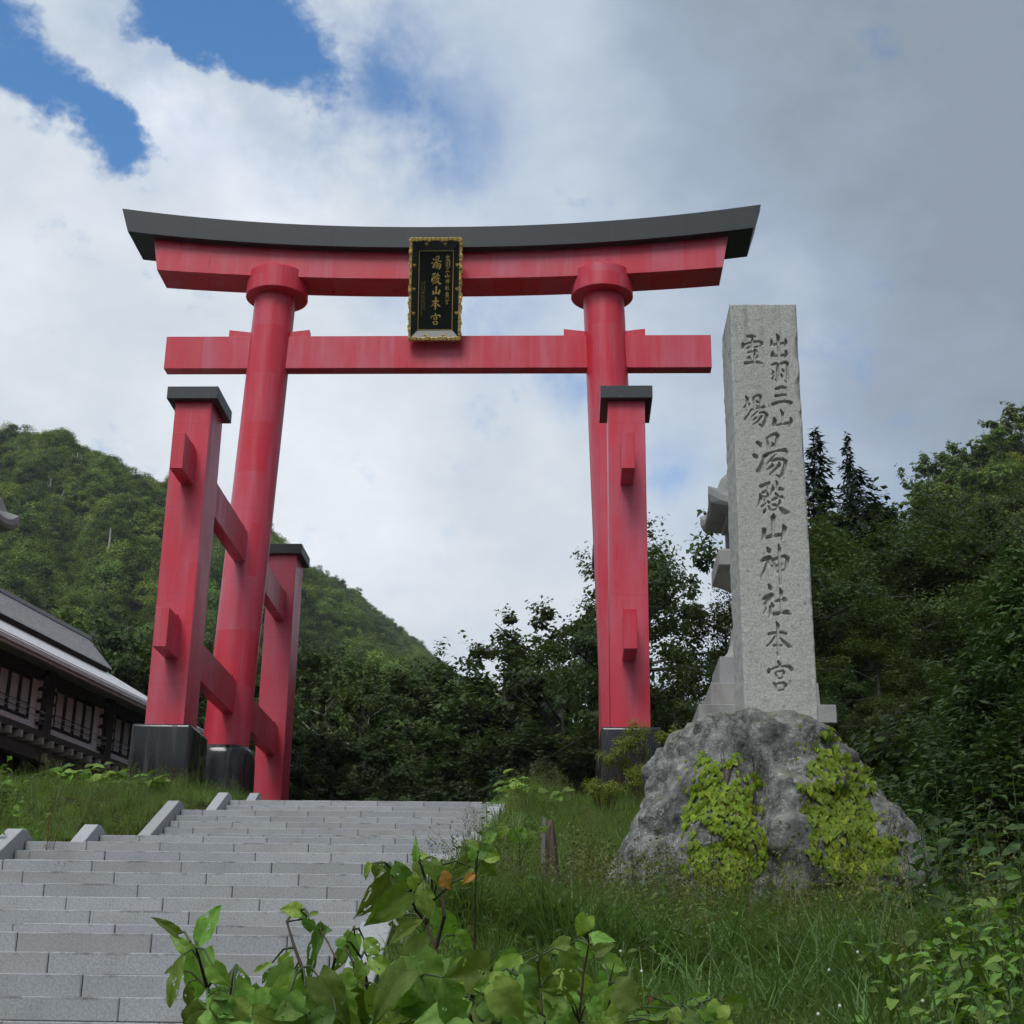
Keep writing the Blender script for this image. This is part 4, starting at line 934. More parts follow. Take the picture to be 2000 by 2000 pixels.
# ------------------------------------------------------------------ hills
def hill(name, ridge, base_D, seed, label, rough_amp, NS=90, NT=46):
    """ridge: [(px, py, D)], ground falls from the ridge line towards the viewer"""
    P = np.array(ridge, float); s = np.linspace(0, 1, NS); ss = np.linspace(0, 1, len(P))
    px, py, D = (np.interp(s, ss, P[:, i]) for i in range(3))
    top = np.array([atD(a, b, d) for a, b, d in zip(px, py, D)])
    foot = np.array([atD(a, 1700, base_D) for a in px]); foot[:, 2] = -4
    back = top + (top - foot) * np.array([.5, .5, 0]); back[:, 2] = top[:, 2] * .6
    t = np.concatenate([np.linspace(0, 1, NT), np.linspace(1.1, 1.6, 6)])
    G = np.zeros((len(t), NS, 3))
    for i, tt in enumerate(t):
        if tt <= 1:
            G[i] = foot * (1 - tt) + top * tt
            G[i, :, 2] = foot[:, 2] + (top[:, 2] - foot[:, 2]) * (tt ** .92)
            w = math.sin(tt * math.pi) ** .8
            G[i, :, 2] += ((vnoise(px * .9, np.full(NS, tt * 500), 110, seed) - .5) * 2 + (vnoise(px * .9, np.full(NS, tt * 500), 45, seed + 1) - .5)) * rough_amp * w
        else:
            q = (tt - 1) / .6; G[i] = top * (1 - q) + back * q
    n = len(t); idx = np.arange(n * NS).reshape(n, NS); F = np.stack([idx[:-1, :-1], idx[:-1, 1:], idx[1:, 1:], idx[1:, :-1]], -1).reshape(-1, 4)
    o = link(name, mesh_np(name, G.reshape(-1, 3), F, M['soil'], True)); tag(o, label, 'hill', kind='structure')
    return G
def proj_x(q): v = q - CAM; return 1000 + FPX * (v @ CR) / (v @ CF)
def proj_y(q): v = q - CAM; return 1000 - FPX * (v @ CU) / (v @ CF)
def on_hill(G, rs, n, tmax):
    nt, ns = int(tmax), G.shape[1]
    a = rs.rand(n) * (nt - 1.001); b = rs.rand(n) * (ns - 1.001); i, j = a.astype(int), b.astype(int); fa, fb = (a - i)[:, None], (b - j)[:, None]
    return (G[i, j] * (1 - fb) + G[i, j + 1] * fb) * (1 - fa) + (G[i + 1, j] * (1 - fb) + G[i + 1, j + 1] * fb) * fa
GA = hill('hill', [(-420, 725, 560), (-200, 795, 560), (0, 868, 560), (60, 880, 560), (110, 898, 560), (170, 928, 560), (230, 958, 560), (330, 998, 565), (450, 1060, 570), (560, 1132, 570), (680, 1215, 570), (800, 1325, 570), (900, 1425, 570)], 200, 3, 'steep wooded hillside rising on the west side', 24, 110, 60)
GB = hill('hill', [(380, 1018, 780), (450, 1052, 780), (520, 1088, 780), (590, 1120, 780), (650, 1142, 785), (700, 1178, 790), (760, 1228, 800), (830, 1284, 810), (900, 1342, 820), (990, 1402, 820), (1150, 1442, 820)], 340, 9, 'smoother green ridge falling away behind the gate', 14)
GC = hill('hill', [(1640, 1250, 200), (1740, 1130, 205), (1800, 1040, 210), (1835, 990, 210), (1860, 955, 210), (1900, 935, 212), (1950, 915, 215), (2000, 880, 215), (2090, 830, 215), (2200, 790, 215)], 95, 14, 'wooded knoll rising at the eastern picture edge', 5)
def blob_tree(seed, R, H, n, per, L, mat='leaf_hill'):
    rs = np.random.RandomState(seed); c = unit(rs.normal(size=(n, 3))) * rs.rand(n, 1) ** .33 * np.array([R * .78, R * .78, H * .42]); c[:, 2] += H * .52
    V, F = clump_leaves(rs, c, np.full(n, R * .34), per, L, middle=np.array([0, 0, H * .4]), up=.6, outw=.7)
    return source('crown_source', mesh_np('crown', V, F, M[mat]))
HT = [blob_tree(51, 2.9, 6, 24, 110, .29), blob_tree(52, 3.5, 7, 28, 110, .31), blob_tree(53, 2.3, 5.5, 20, 110, .27), blob_tree(54, 2.7, 7.5, 24, 110, .29, 'leaf_dark')]
rs = np.random.RandomState(61)
PA = on_hill(GA, rs, 14000, 60); PB = on_hill(GB, rs, 11000, 46); PC = on_hill(GC, rs, 700, 46)
pts = np.concatenate([PA, PB, PC]); n = len(pts)
sc = np.concatenate([rs.uniform(.6, 1.6, len(PA)), rs.uniform(.7, 1.3, len(PB)), rs.uniform(.55, .95, len(PC))])
pts[:, 2] -= .8
pick = rs.choice(4, n, p=[.34, .26, .26, .14])
scatter('hillside_forest', pts, np.stack([rs.normal(0, .06, n), rs.normal(0, .06, n), rs.rand(n) * 6.28], 1), sc, pick, HT, 'dense green forest covering the hills behind the gate', 'forest')
for j, (x, y) in enumerate(((38, 912), (92, 985), (118, 1010), (165, 1060), (205, 1090), (52, 1030), (250, 1015), (140, 940))):
    i_ = int(np.argmin([abs(proj_x(q) - x) + abs(proj_y(q) - y) for q in PA])); q = PA[i_]
    mbx = MB(); r_ = np.random.RandomState(800 + j); h_ = r_.uniform(7, 10)
    D_ = empty('bare_tree', tuple(q), 'pale bare trunk among the trees of the west hillside', 'tree', 'pale bare trunks on the hillside')
    q2 = q + unit(CAM - q) * 3.5
    mbx.tube([q2, q2 + np.array([.3, 0, h_ * .5]), q2 + np.array([r_.normal(0, .8), 0, h_])], [.32, .26, .12], 5); mbx.build('trunk', M['bark_pale'], D_)
    mbx = MB(); b_ = q2 + np.array([.3, 0, h_ * .5]); mbx.tube([b_, b_ + np.array([r_.uniform(-2, 2), 0, h_ * .38])], [.2, .06], 5); mbx.build('limb', M['bark_pale'], D_)
HB = [tree_variant(71, 9, 3.8, 52, 46, .42, .34, True, .08, mat='leaf_hill'), tree_variant(72, 8, 3.6, 52, 46, .42, .30, False, .05, mat='leaf_hill')]
for j, (x, y, D, s) in enumerate(((1815, 905, 196, 1.0), (1858, 872, 198, .95), (1905, 872, 196, 1.1), (1950, 842, 200, 1.05), (1990, 800, 202, 1.2), (2020, 790, 202, 1.2), (1870, 930, 186, 1.1), (1935, 915, 184, 1.2), (1985, 905, 182, 1.1), (1800, 950, 188, 1.0), (1840, 962, 180, 1.0))):
    top = atD(x, y, D); v = HB[j % 2]; h = (9, 8)[j % 2] * s
    plant_tree(v, 'hill_tree', (top[0], top[1], top[2] - h), s, j * 1.3, ('rounded tree with pale limbs on the knoll at the eastern picture edge', 'rounded dense tree on the knoll at the eastern picture edge')[j % 2], 'trees on the knoll')

# unseen slope added behind the viewer to block low sky light and darken undersides
ang = np.radians(np.linspace(150, 400, 80)); NT = 10; V = []
for i in range(NT + 1):
    t = i / NT
    for a in ang:
        r = 150 + 230 * t; hgt = (70 + 38 * math.sin(a * 3.1) + 22 * math.sin(a * 7.7 + 1)) * t ** .9
        V.append((math.cos(a) * r, -30 + math.sin(a) * r, -12 + hgt))
idx = np.arange((NT + 1) * 80).reshape(NT + 1, 80); F = np.stack([idx[:-1, :-1], idx[:-1, 1:], idx[1:, 1:], idx[1:, :-1]], -1).reshape(-1, 4)
m = MT('sky_block_forest_cover', .95, .1); m.color(m.mix(m.ramp(m.noise(m.coord(), .12, 6, .7), .35, .65), (.025, .045, .015), (.06, .09, .025))); M['sky_block_forest'] = m.m
tag(link('hill', mesh_np('hill', np.array(V), F, M['sky_block_forest'], True)), 'unseen wooded slope added behind the viewer to block low sky light', 'hill', kind='structure')
# summer haze of the valley
hz = MB().box((-1450, -560, -40), (960, 1450, 420)).build('haze', None if False else bpy.data.materials.new('valley_haze'))
hm = hz.data.materials[0]; hm.use_nodes = True; ht = hm.node_tree; ht.nodes.clear()
pv = ht.nodes.new('ShaderNodeVolumePrincipled'); pv.inputs['Color'].default_value = (.80, .88, 1.0, 1); pv.inputs['Density'].default_value = HAZE; pv.inputs['Anisotropy'].default_value = 0.0
ho = ht.nodes.new('ShaderNodeOutputMaterial'); ht.links.new(pv.outputs[0], ho.inputs['Volume'])
tag(hz, 'thin bluish summer haze in the valley air', 'haze', kind='stuff')

# ------------------------------------------------------------------ grass and weeds on the banks
M['grass'] = leaf_mat('meadow_grass', (.095, .165, .034), (.190, .300, .066), .35, .7, (.21, .22, .050), .40)
M['grass_dry'] = leaf_mat('seeding_grass', (.080, .105, .030), (.15, .17, .055), .25, .6, (.20, .16, .07), .3)
M['grass_blue'] = leaf_mat('coarse_blade_grass', (.072, .140, .038), (.145, .250, .070), .30, .5, (.08, .14, .03), .3)
M['weed'] = leaf_mat('broad_weed_leaves', (.055, .105, .020), (.120, .205, .036), .32, .6, (.11, .14, .02), .4)
def blades(seed, n, h, w, spread, arch, segs=4, seed_heads=0.0, mat='grass'):
    rs = np.random.RandomState(seed); V = []; F = []
    for i in range(n):
        a = rs.rand() * 6.28; r = spread * rs.rand() ** .6; p = np.array([r * math.cos(a), r * math.sin(a), -.05]); b = rs.rand() * 6.28
        H = h * rs.uniform(.55, 1.15); A = arch * rs.uniform(.4, 1.5) * H; d = np.array([math.cos(b), math.sin(b), 0]); sd = np.array([-d[1], d[0], 0]); W = w * rs.uniform(.7, 1.3)
        base = len(V)
        for k in range(segs + 1):
            t = k / segs; q = p + d * A * t ** 2 + np.array([0, 0, H * (t - .28 * (A / H) * t ** 2.5)]); ww = W * (1 - t ** 1.6) + .0004
            V += [q - sd * ww, q + sd * ww]
            if k: F.append((base + 2 * k - 2, base + 2 * k - 1, base + 2 * k + 1, base + 2 * k))
        if rs.rand() < seed_heads:
            for m_ in range(7):
                c = q + rs.normal(0, .012, 3) * np.array([1, 1, 4]) - d * .0; s = .010; bb = len(V)
                e = unit(rs.normal(size=3)) * s; f = unit(rs.normal(size=3)) * s
                V += [c - e, c + f, c + e, c - f]; F.append((bb, bb + 1, bb + 2, bb + 3))
    return source('tuft_source', mesh_np('tuft', np.array(V), F, M[mat]))
def weed(seed, n, h, L, mat='weed'):
    rs = np.random.RandomState(seed); mb = MB(); C = []; N = []; T = []; S = []
    for i in range(n):
        t = (i + 1) / n; a = i * 2.4 + rs.rand(); d = np.array([math.cos(a), math.sin(a), 0]); l = L * rs.uniform(.7, 1.2) * (1.15 - .5 * t)
        C.append(d * l * .55 + np.array([0, 0, h * t])); N.append(unit(np.array([0, 0, 1.0]) - d * .15 + rs.normal(0, .25, 3))); T.append(d - np.array([0, 0, .35])); S.append(l)
    S = np.array(S); V, F = leaf_quads(np.array(C), np.array(N), np.array(T), S, S * .55, .12)
    mb.tube([(0, 0, -.05), (0, 0, h)], [.006, .003], 4)
    b = len(V); V = np.concatenate([V, np.array(mb.v)]); F = [tuple(f) for f in F] + [tuple(i + b for i in f) for f in mb.f]
    return source('weed_source', mesh_np('weed', V, F, M[mat]))
TUFT = [blades(1, 34, .36, .0035, .16, .45), blades(2, 30, .50, .0035, .16, .55), blades(3, 18, .78, .0022, .14, .18, 3, .9, 'grass_dry'), blades(4, 22, .62, .0065, .12, .7, 5, 0, 'grass_blue'), weed(5, 10, .26, .13), weed(6, 12, .42, .12), blades(7, 30, .20, .004, .16, .5)]
rs = np.random.RandomState(77)
P = []; I = []; S = []
def sow(n, x0, x1, y0, y1, weights, smin, smax, keep=None):
    x = rs.uniform(x0, x1, n); y = rs.uniform(y0, y1, n)
    patch = vnoise(x, y, 1.7, 31); ok = np.abs(x) > 3.25
    # clear the footprints of stone things
    ok &= ~((np.abs(np.abs(x) - 6.0) < .8) & (np.abs(np.abs(y) - 7.0) < 1.0)); ok &= ~((np.abs(x - 6.45) < 1.75) & (np.abs(y + 29.0) < 1.75))
    ok &= ~((np.abs(x - 8.57) < 1.4) & (np.abs(y + 13) < 1.4))
    if keep is not None: ok &= keep(x, y, patch)
    x, y, patch = x[ok], y[ok], patch[ok]; w = np.array(weights, float)
    idx = rs.choice(len(w), len(x), p=w / w.sum())
    P.append(np.stack([x, y, ground_h(x, y)], 1)); I.append(idx); S.append(rs.uniform(smin, smax, len(x)) * (.65 + .7 * patch))
sow(15000, 3.3, 13, -33, -7, (4, 4, .25, 1.0, .5, .5, 2), .7, 1.1)
sow(9000, 3.0, 12, -40.5, -33, (3, 3, .15, 2.0, .9, .9, 2), .50, .85)
sow(9000, -16, -3.3, -27, -4, (4, 3, .35, .5, 1.0, .8, 3), .6, 1.0)
sow(3500, -12, 14, -7, 10, (4, 3, .6, .4, .6, .6, 2), .6, .95)
sow(6000, 3.4, 10.5, -35, -29, (0, 1.2, .4, 3, .8, 2.2, 0), .95, 1.55, lambda x, y, p: (y < -30.6))
pts = np.concatenate(P); idx = np.concatenate(I); sc = np.concatenate(S); n = len(pts)
scatter('grass', pts, np.stack([rs.normal(0, .08, n), rs.normal(0, .08, n), rs.rand(n) * 6.28], 1), sc, idx, TUFT, 'long uneven meadow grass and weeds on both banks', 'grass')
# dark undergrowth along the foot of the woods
SH = [blob_tree(81, 1.0, 1.5, 16, 90, .11, 'leaf_dark'), blob_tree(82, .8, 1.1, 14, 90, .10, 'weed'), blob_tree(83, 1.2, 2.0, 18, 90, .13, 'leaf_dark')]
x = np.concatenate([rs.uniform(-40, 20, 420), rs.uniform(9.5, 24, 260), rs.uniform(-30, -14, 90)]); y = np.concatenate([rs.uniform(11, 30, 420), rs.uniform(-30, 12, 260), rs.uniform(-14, 4, 90)])
ok = ~((x < -12) & (y > 0) & (y < 20) & (x > -26)); ok &= (x - 7.6) > (-(y + 30)) * .02
ok |= (x < 0) & (y > 20); x, y = x[ok], y[ok]; n = len(x)
scatter('undergrowth', np.stack([x, y, ground_h(x, y) - .1], 1), np.stack([np.zeros(n), np.zeros(n), rs.rand(n) * 6.28], 1), rs.uniform(.7, 1.7, n), rs.choice(3, n, p=[.45, .15, .4]), SH, 'dark tangled undergrowth along the foot of the woods', 'undergrowth')

# ------------------------------------------------------------------ plants one can pick out
def leaf_shape(seed, kind='heart', nseg=12, curl=.25, fold=.22, holes=False):
    """unit leaf: petiole at the origin, tip at y = 1, width about .8"""
    rs = np.random.RandomState(seed); V = []; F = []; cols = 13; nseg = 20; ph = rs.uniform(0, 6.28, 4)
    for i in range(nseg + 1):
        t = i / nseg
        if kind == 'heart': w = .44 * (math.sin(math.pi * min(1, t * .93 + .07) ** .62)) * (1.0 - .12 * t) + .01
        elif kind == 'oval': w = .34 * math.sin(math.pi * (t * .97 + .015)) ** .75 + .004
        else: w = .17 * math.sin(math.pi * (t * .97 + .015)) ** .8 + .004
        jag = 1 + rs.uniform(-.05, .05)
        for j in range(cols):
            u = -1 + 2 * j / (cols - 1); back = -.12 * abs(u) * max(0, 1 - t * 5) if kind == 'heart' else 0
            x = u * w * jag; y = t + back; z = fold * abs(x) * 1.1 - curl * t * t + .022 * math.sin(t * 17 + ph[0] + u * 3) * abs(u) + .03 * math.sin(t * 7 + ph[1]) * u + .02 * math.sin(u * 5 + ph[2]) * t
            V.append((x, y, z))
    for i in range(nseg):
        for j in range(cols - 1):
            F.append((i * cols + j, i * cols + j + 1, (i + 1) * cols + j + 1, (i + 1) * cols + j))
    if holes:
        drop = set()
        for _ in range(rs.randint(2, 7)):
            i, j = rs.randint(3, nseg - 2), rs.randint(1, cols - 2)
            for _k in range(rs.randint(1, 4)): drop.add((min(nseg - 1, max(0, i)), min(cols - 2, max(0, j)))); i += rs.randint(-1, 2); j += rs.randint(-1, 2)
        if rs.rand() < .5:
            i0 = rs.randint(6, nseg - 4); e = rs.choice([0, cols - 2])
            for q in range(3): drop.add((i0 + q % 2, e + (1 if e == 0 else -1) * (q // 2)))
        F = [f for n_, f in enumerate(F) if (n_ // (cols - 1), n_ % (cols - 1)) not in drop]
    return np.array(V), F
def big_leaf_mat(name, a, b, rib, trans=.28):
    m = MT(name, .58, .3); c = m.coord(); r = m.rnd()
    n = m.noise(m.map(c, (3, 3, 3)), 2.0, 4, .6)
    col = m.mix(m.ramp(n, .3, .7), a, b)
    sp = m.n('ShaderNodeSeparateXYZ'); m.l(c, sp.inputs[0]); ax = m.math('ABSOLUTE', sp.outputs[0])
    mid = m.ramp(ax, .004, .016, 1, 0)
    sv = m.math('FRACT', m.math('MULTIPLY', m.math('SUBTRACT', sp.outputs[1], m.math('MULTIPLY', ax, .75)), 8.0))
    vein = m.math('MULTIPLY', m.ramp(m.math('ABSOLUTE', m.math('SUBTRACT', sv, .5)), 0, .07, 1, 0), .30)
    col = m.mix(m.math('MAXIMUM', m.math('MULTIPLY', mid, .7), vein), col, rib)
    spot = m.ramp(m.noise(c, 11, 3, .6), .70, .76); col = m.mix(m.math('MULTIPLY', spot, .5), col, (.10, .075, .02))
    hs = m.n('ShaderNodeHueSaturation'); m.l(col, hs.inputs['Color']); m.l(m.ramp(r, 0, 1, .55, 1.35), hs.inputs['Value']); m.l(m.ramp(m.math('FRACT', m.math('MULTIPLY', r, 5.3)), 0, 1, .475, .515), hs.inputs['Hue'])
    m.l(hs.outputs[0], m.b.inputs['Base Color']); m.bump(m.math('ADD', m.math('MULTIPLY', vein, -1.5), n), .25, .01)
    tr = m.n('ShaderNodeBsdfTranslucent'); m.l(m.mix(1.0, hs.outputs[0], (1.5, 1.6, .5), 'MULTIPLY'), tr.inputs[0]); ms = m.n('ShaderNodeMixShader'); ms.inputs[0].default_value = trans
    out = [n_ for n_ in m.t.nodes if n_.type == 'OUTPUT_MATERIAL'][0]; m.l(m.b.outputs[0], ms.inputs[1]); m.l(tr.outputs[0], ms.inputs[2]); m.l(ms.outputs[0], out.inputs[0])
    return m.m
M['knot'] = big_leaf_mat('knotweed_leaf', (.145, .270, .050), (.220, .365, .074), (.24, .34, .12))
M['knot_y'] = big_leaf_mat('yellowed_leaf', (.34, .20, .03), (.42, .27, .04), (.40, .34, .10))
M['ivy'] = big_leaf_mat('ivy_leaf', (.165, .245, .014), (.250, .340, .024), (.30, .38, .07))
M['stem'] = simple('brown_plant_stem', (.035, .022, .014), (.075, .045, .028), 8, .6)
M['stem_green'] = simple('green_plant_stem', (.045, .075, .02), (.075, .11, .035), 8, .6)
def leaf_meshes(mat, kinds, n, s0, holes=False):
    out = []
    for k in range(n):
        rs_ = np.random.RandomState(s0 + k); V, F = leaf_shape(s0 + k, kinds[k % len(kinds)], 12, rs_.uniform(.10, .45), rs_.uniform(.10, .45), holes and k % 3 != 0); out.append(mesh_np('leaf', V, F, mat, True))
    return out
KN = leaf_meshes(M['knot'], ('heart', 'heart', 'oval'), 10, 200, True); KY = leaf_meshes(M['knot_y'], ('heart',), 2, 220)
def place_leaf(me, parent, base, tip, width_ratio, face, name='leaf', rs=np.random.RandomState(9)):
    d = np.array(tip) - np.array(base); L = np.linalg.norm(d); y = d / L; f = np.array(face) - (np.array(face) @ y) * y; z = f / (np.linalg.norm(f) + 1e-9); x = np.cross(y, z)
    o = bpy.data.objects.new(name, me); COL.objects.link(o); o.parent = parent
    b = np.array(base) - ORG[parent]
    global LEAF_M; LEAF_M = np.array([[x[0] * L * width_ratio, y[0] * L, z[0] * L, b[0]], [x[1] * L * width_ratio, y[1] * L, z[1] * L, b[1]], [x[2] * L * width_ratio, y[2] * L, z[2] * L, b[2]]])
    o.matrix_local = Matrix(((x[0] * L * width_ratio, y[0] * L, z[0] * L, b[0]), (x[1] * L * width_ratio, y[1] * L, z[1] * L, b[1]), (x[2] * L * width_ratio, y[2] * L, z[2] * L, b[2]), (0, 0, 0, 1)))
    return o
def knotweed(label, D, leaves, stems, root, seed, name='knotweed', group=None):
    """leaves (bx, by, tx, ty, width px, kind) and stems [(x, y)...] seen in the picture at about D metres, root: x of the foot"""
    rs = np.random.RandomState(seed); f0 = atD(root, 1990, D + .1); g = float(ground_h(f0[0], f0[1]))
    K = empty(name, (f0[0], f0[1], g), label, 'plant', group)
    mb = MB(); joints = []
    for st in stems:
        P = [atD(x, y, D + .06 * math.sin(i * 1.3 + seed)) for i, (x, y) in enumerate(st)]; joints += P
        if st[0][1] > 1930: P = [np.array([f0[0] + rs.normal(0, .05), f0[1] + rs.normal(0, .05), g - .05])] + P
        n = len(P); mb.tube(P, [.0065 * (1 - .75 * i / max(1, n - 1)) for i in range(n)], 6)
    mb.build('stem', M['stem'], K, 0, 1, True)
    J = np.array(joints)
    pet = MB()
    for bx, by, tx, ty, w, kd in leaves:
        dz = rs.uniform(-.22, .22); Lpx = math.hypot(tx - bx, ty - by); t_dep = rs.uniform(-.40, .15) * Lpx / FPX * D
        ex, ey = (tx - bx) * .08, (ty - by) * .08; w = w * 1.15; tx, ty = tx + ex, ty + ey
        b = atD(bx, by, D + dz); t = atD(tx, ty, D + dz + t_dep)
        face = -CF * rs.uniform(.8, 1.2) + np.array([0, 0, 1.0]) * rs.uniform(.15, .75) + CR * rs.uniform(-.45, .45)
        me = (KY if kd == 'y' else KN)[rs.randint(0, 2 if kd == 'y' else 10)]
        wr = min(1.25, max(.35, (w / FPX * D) / (np.linalg.norm(t - b) * .80)))
        place_leaf(me, K, b, t, wr, face)
        if len(J):
            j = J[np.argmin(((J - b) ** 2).sum(1) + 3 * np.maximum(0, J[:, 2] - b[2]) ** 2)]
            pet.tube([j, (j + b) / 2 + np.array([0, 0, .015]), b], [.0040, .0032, .0022], 5)
    pet.build('leaf_stalk', M['stem_green'], K, 0, 1, True)
    return K
def C5(s): return [tuple([300 + a / 4.83, 1700 + b / 4.83, 300 + c / 4.83, 1700 + d / 4.83, w / 4.83, k]) for a, b, c, d, w, k in s]
def C6(s): return [tuple([650 + a / 4.83, 1600 + b / 4.83, 650 + c / 4.83, 1600 + d / 4.83, w / 4.83, k]) for a, b, c, d, w, k in s]
def C3(s): return [tuple([900 + a / 3.864, 1500 + b / 3.864, 900 + c / 3.864, 1500 + d / 3.864, w / 3.864, k]) for a, b, c, d, w, k in s]
def fill(seed, x0, x1, y0, y1, n, l0, l1):
    r = np.random.RandomState(seed); out = []
    for i in range(n):
        x, y = r.uniform(x0, x1), r.uniform(y0, y1); L = r.uniform(l0, l1); a = r.uniform(.15, 2.9) if r.rand() < .8 else r.uniform(-1, 4)
        out.append((x, y, x + L * math.cos(a), y + L * math.sin(a), L * r.uniform(.65, .95), ''))
    return out
knotweed('knotweed with upright pointed leaf, westernmost of the large-leaved plants on the stairs side', 3.7,
         C5([(400, 740, 572, 368, 210, ''), (450, 760, 380, 1290, 250, ''), (780, 900, 800, 1345, 290, ''), (225, 600, 15, 440, 90, ''), (340, 770, 175, 620, 120, ''), (285, 790, 130, 1245, 150, ''), (480, 1250, 400, 1500, 230, ''), (690, 1180, 520, 1165, 100, ''), (200, 930, 100, 950, 60, ''), (560, 900, 700, 1100, 170, ''), (330, 1050, 330, 1260, 120, ''), (600, 1100, 660, 1260, 150, '')]) + fill(1, 390, 520, 1945, 2010, 15, 50, 90),
         [[(440, 2000), (405, 1930), (388, 1870), (382, 1850), (372, 1840)], [(440, 2000), (455, 1910), (462, 1885)]], 445, 1)
knotweed('knotweed with drooping leaves in front of the lower steps, second from the west', 3.9,
         C5([(1330, 930, 915, 1320, 220, ''), (1610, 555, 1410, 1005, 110, ''), (1430, 1100, 1225, 1450, 260, ''), (1555, 1005, 1840, 1440, 250, ''), (1380, 380, 1215, 355, 120, ''), (1380, 400, 1440, 475, 70, ''), (1460, 430, 1545, 395, 60, ''), (1470, 465, 1465, 590, 120, ''), (1200, 890, 1262, 765, 75, ''), (1150, 900, 1000, 1050, 70, ''), (1120, 870, 930, 950, 60, ''), (1560, 560, 1680, 560, 80, ''), (1320, 1010, 1490, 1120, 130, ''), (1500, 1100, 1590, 1250, 150, ''), (1000, 1100, 900, 1290, 120, ''), (1290, 1150, 1080, 1340, 150, '')]) + fill(2, 490, 700, 1935, 2010, 24, 50, 90),
         [[(585, 2000), (600, 1940), (590, 1890), (575, 1850), (560, 1800), (596, 1795), (600, 1790), (586, 1778)], [(640, 2000), (640, 1930), (655, 1870), (640, 1840), (625, 1815)]], 600, 2)
knotweed('knotweed with small stacked leaves before the steps, third from the west', 4.1,
         C6([(205, 1085, 150, 1350, 180, ''), (290, 1125, 425, 1250, 160, ''), (320, 1290, 545, 1440, 175, ''), (105, 1230, 10, 1440, 110, ''), (300, 1370, 210, 1500, 130, ''), (180, 1330, 260, 1400, 90, ''), (60, 1130, 110, 1230, 80, ''), (20, 1560, 165, 1940, 200, ''), (250, 1520, 340, 1600, 110, ''), (180, 1600, 180, 1750, 150, ''), (300, 1600, 260, 1720, 120, '')]) + fill(3, 640, 800, 1900, 2010, 24, 50, 90),
         [[(705, 2000), (700, 1930), (690, 1880), (672, 1845), (690, 1815)], [(720, 2000), (715, 1900), (705, 1870)]], 710, 3)
knotweed('tall branching knotweed with brown stem and a yellowed leaf reaching over the steps', 4.3,
         C6([(565, 540, 225, 965, 215, ''), (690, 680, 325, 1025, 215, ''), (600, 400, 690, 675, 230, ''), (820, 400, 835, 600, 130, ''), (920, 400, 1005, 595, 130, ''), (1035, 425, 1095, 530, 100, ''), (1020, 530, 1110, 650, 125, 'y'), (1305, 450, 1155, 555, 130, ''), (850, 585, 905, 915, 190, ''), (855, 950, 540, 1150, 140, ''), (905, 1080, 620, 1450, 300, ''), (960, 830, 1130, 1150, 280, ''), (1150, 1090, 1325, 1235, 150, ''), (350, 420, 290, 560, 60, ''), (400, 430, 410, 560, 70, ''), (480, 450, 380, 570, 60, ''), (500, 430, 540, 520, 90, ''), (780, 380, 785, 180, 50, ''), (790, 330, 735, 330, 40, ''), (830, 350, 890, 330, 55, ''), (740, 540, 800, 680, 110, ''), (1320, 520, 1225, 610, 60, 'y'), (640, 860, 590, 960, 80, ''), (660, 900, 690, 1060, 100, '')]),
         [[(860, 2000), (857, 1890), (851, 1852), (832, 1803), (811, 1776), (803, 1757), (782, 1741), (770, 1725), (770, 1700)], [(832, 1803), (845, 1760), (830, 1715), (820, 1680)], [(851, 1852), (868, 1790), (860, 1720), (858, 1690)]], 862, 4)
knotweed('broad-leaved knotweed clump spilling over the bottom centre below the brown stem', 3.6,
         C6([(780, 1300, 965, 1785, 340, ''), (1335, 1395, 985, 1625, 260, ''), (1320, 1400, 1195, 1565, 150, ''), (705, 1430, 335, 1845, 250, ''), (755, 1615, 395, 1930, 300, ''), (1145, 1535, 975, 1805, 220, ''), (1305, 1610, 1045, 1810, 250, ''), (1500, 1540, 1340, 1600, 130, ''), (1515, 1615, 1885, 1905, 300, ''), (1100, 1850, 1000, 1990, 280, ''), (1450, 1830, 1250, 1960, 260, ''), (900, 1760, 820, 1960, 240, '')]) + fill(5, 760, 1000, 1890, 2010, 32, 50, 100),
         [[(822, 2000), (823, 1980), (822, 1950), (808, 1930), (795, 1922)], [(922, 2000), (924, 1950), (912, 1915)], [(990, 2000), (985, 1950), (1010, 1905)]], 880, 5)
knotweed('knotweed with flat round leaves between the bottom centre clump and the boulder', 4.9,
         C6([(1765, 1275, 1555, 1575, 290, ''), (1830, 1560, 1900, 1880, 200, '')]) + C3([(955, 1115, 885, 1275, 115, ''), (980, 1290, 1155, 1280, 95, ''), (820, 1330, 645, 1365, 115, ''), (790, 1385, 830, 1595, 150, ''), (570, 1395, 625, 1625, 150, ''), (870, 1295, 985, 1425, 115, ''), (1020, 1390, 1145, 1330, 85, ''), (1085, 1460, 1265, 1505, 120, ''), (840, 1540, 1000, 1690, 140, ''), (250, 1670, 505, 1850, 160, ''), (860, 1780, 630, 1690, 130, ''), (1140, 1650, 1010, 1790, 120, ''), (1090, 1530, 1130, 1690, 110, ''), (700, 1560, 640, 1720, 110, ''), (430, 1430, 250, 1640, 200, '')]) + fill(6, 960, 1230, 1895, 2010, 30, 40, 70),
         [[(1130, 2000), (1140, 1900), (1150, 1845), (1146, 1800)], [(1060, 2000), (1055, 1930), (1050, 1880), (1060, 1865)], [(1180, 2000), (1190, 1920), (1200, 1880)]], 1120, 6)
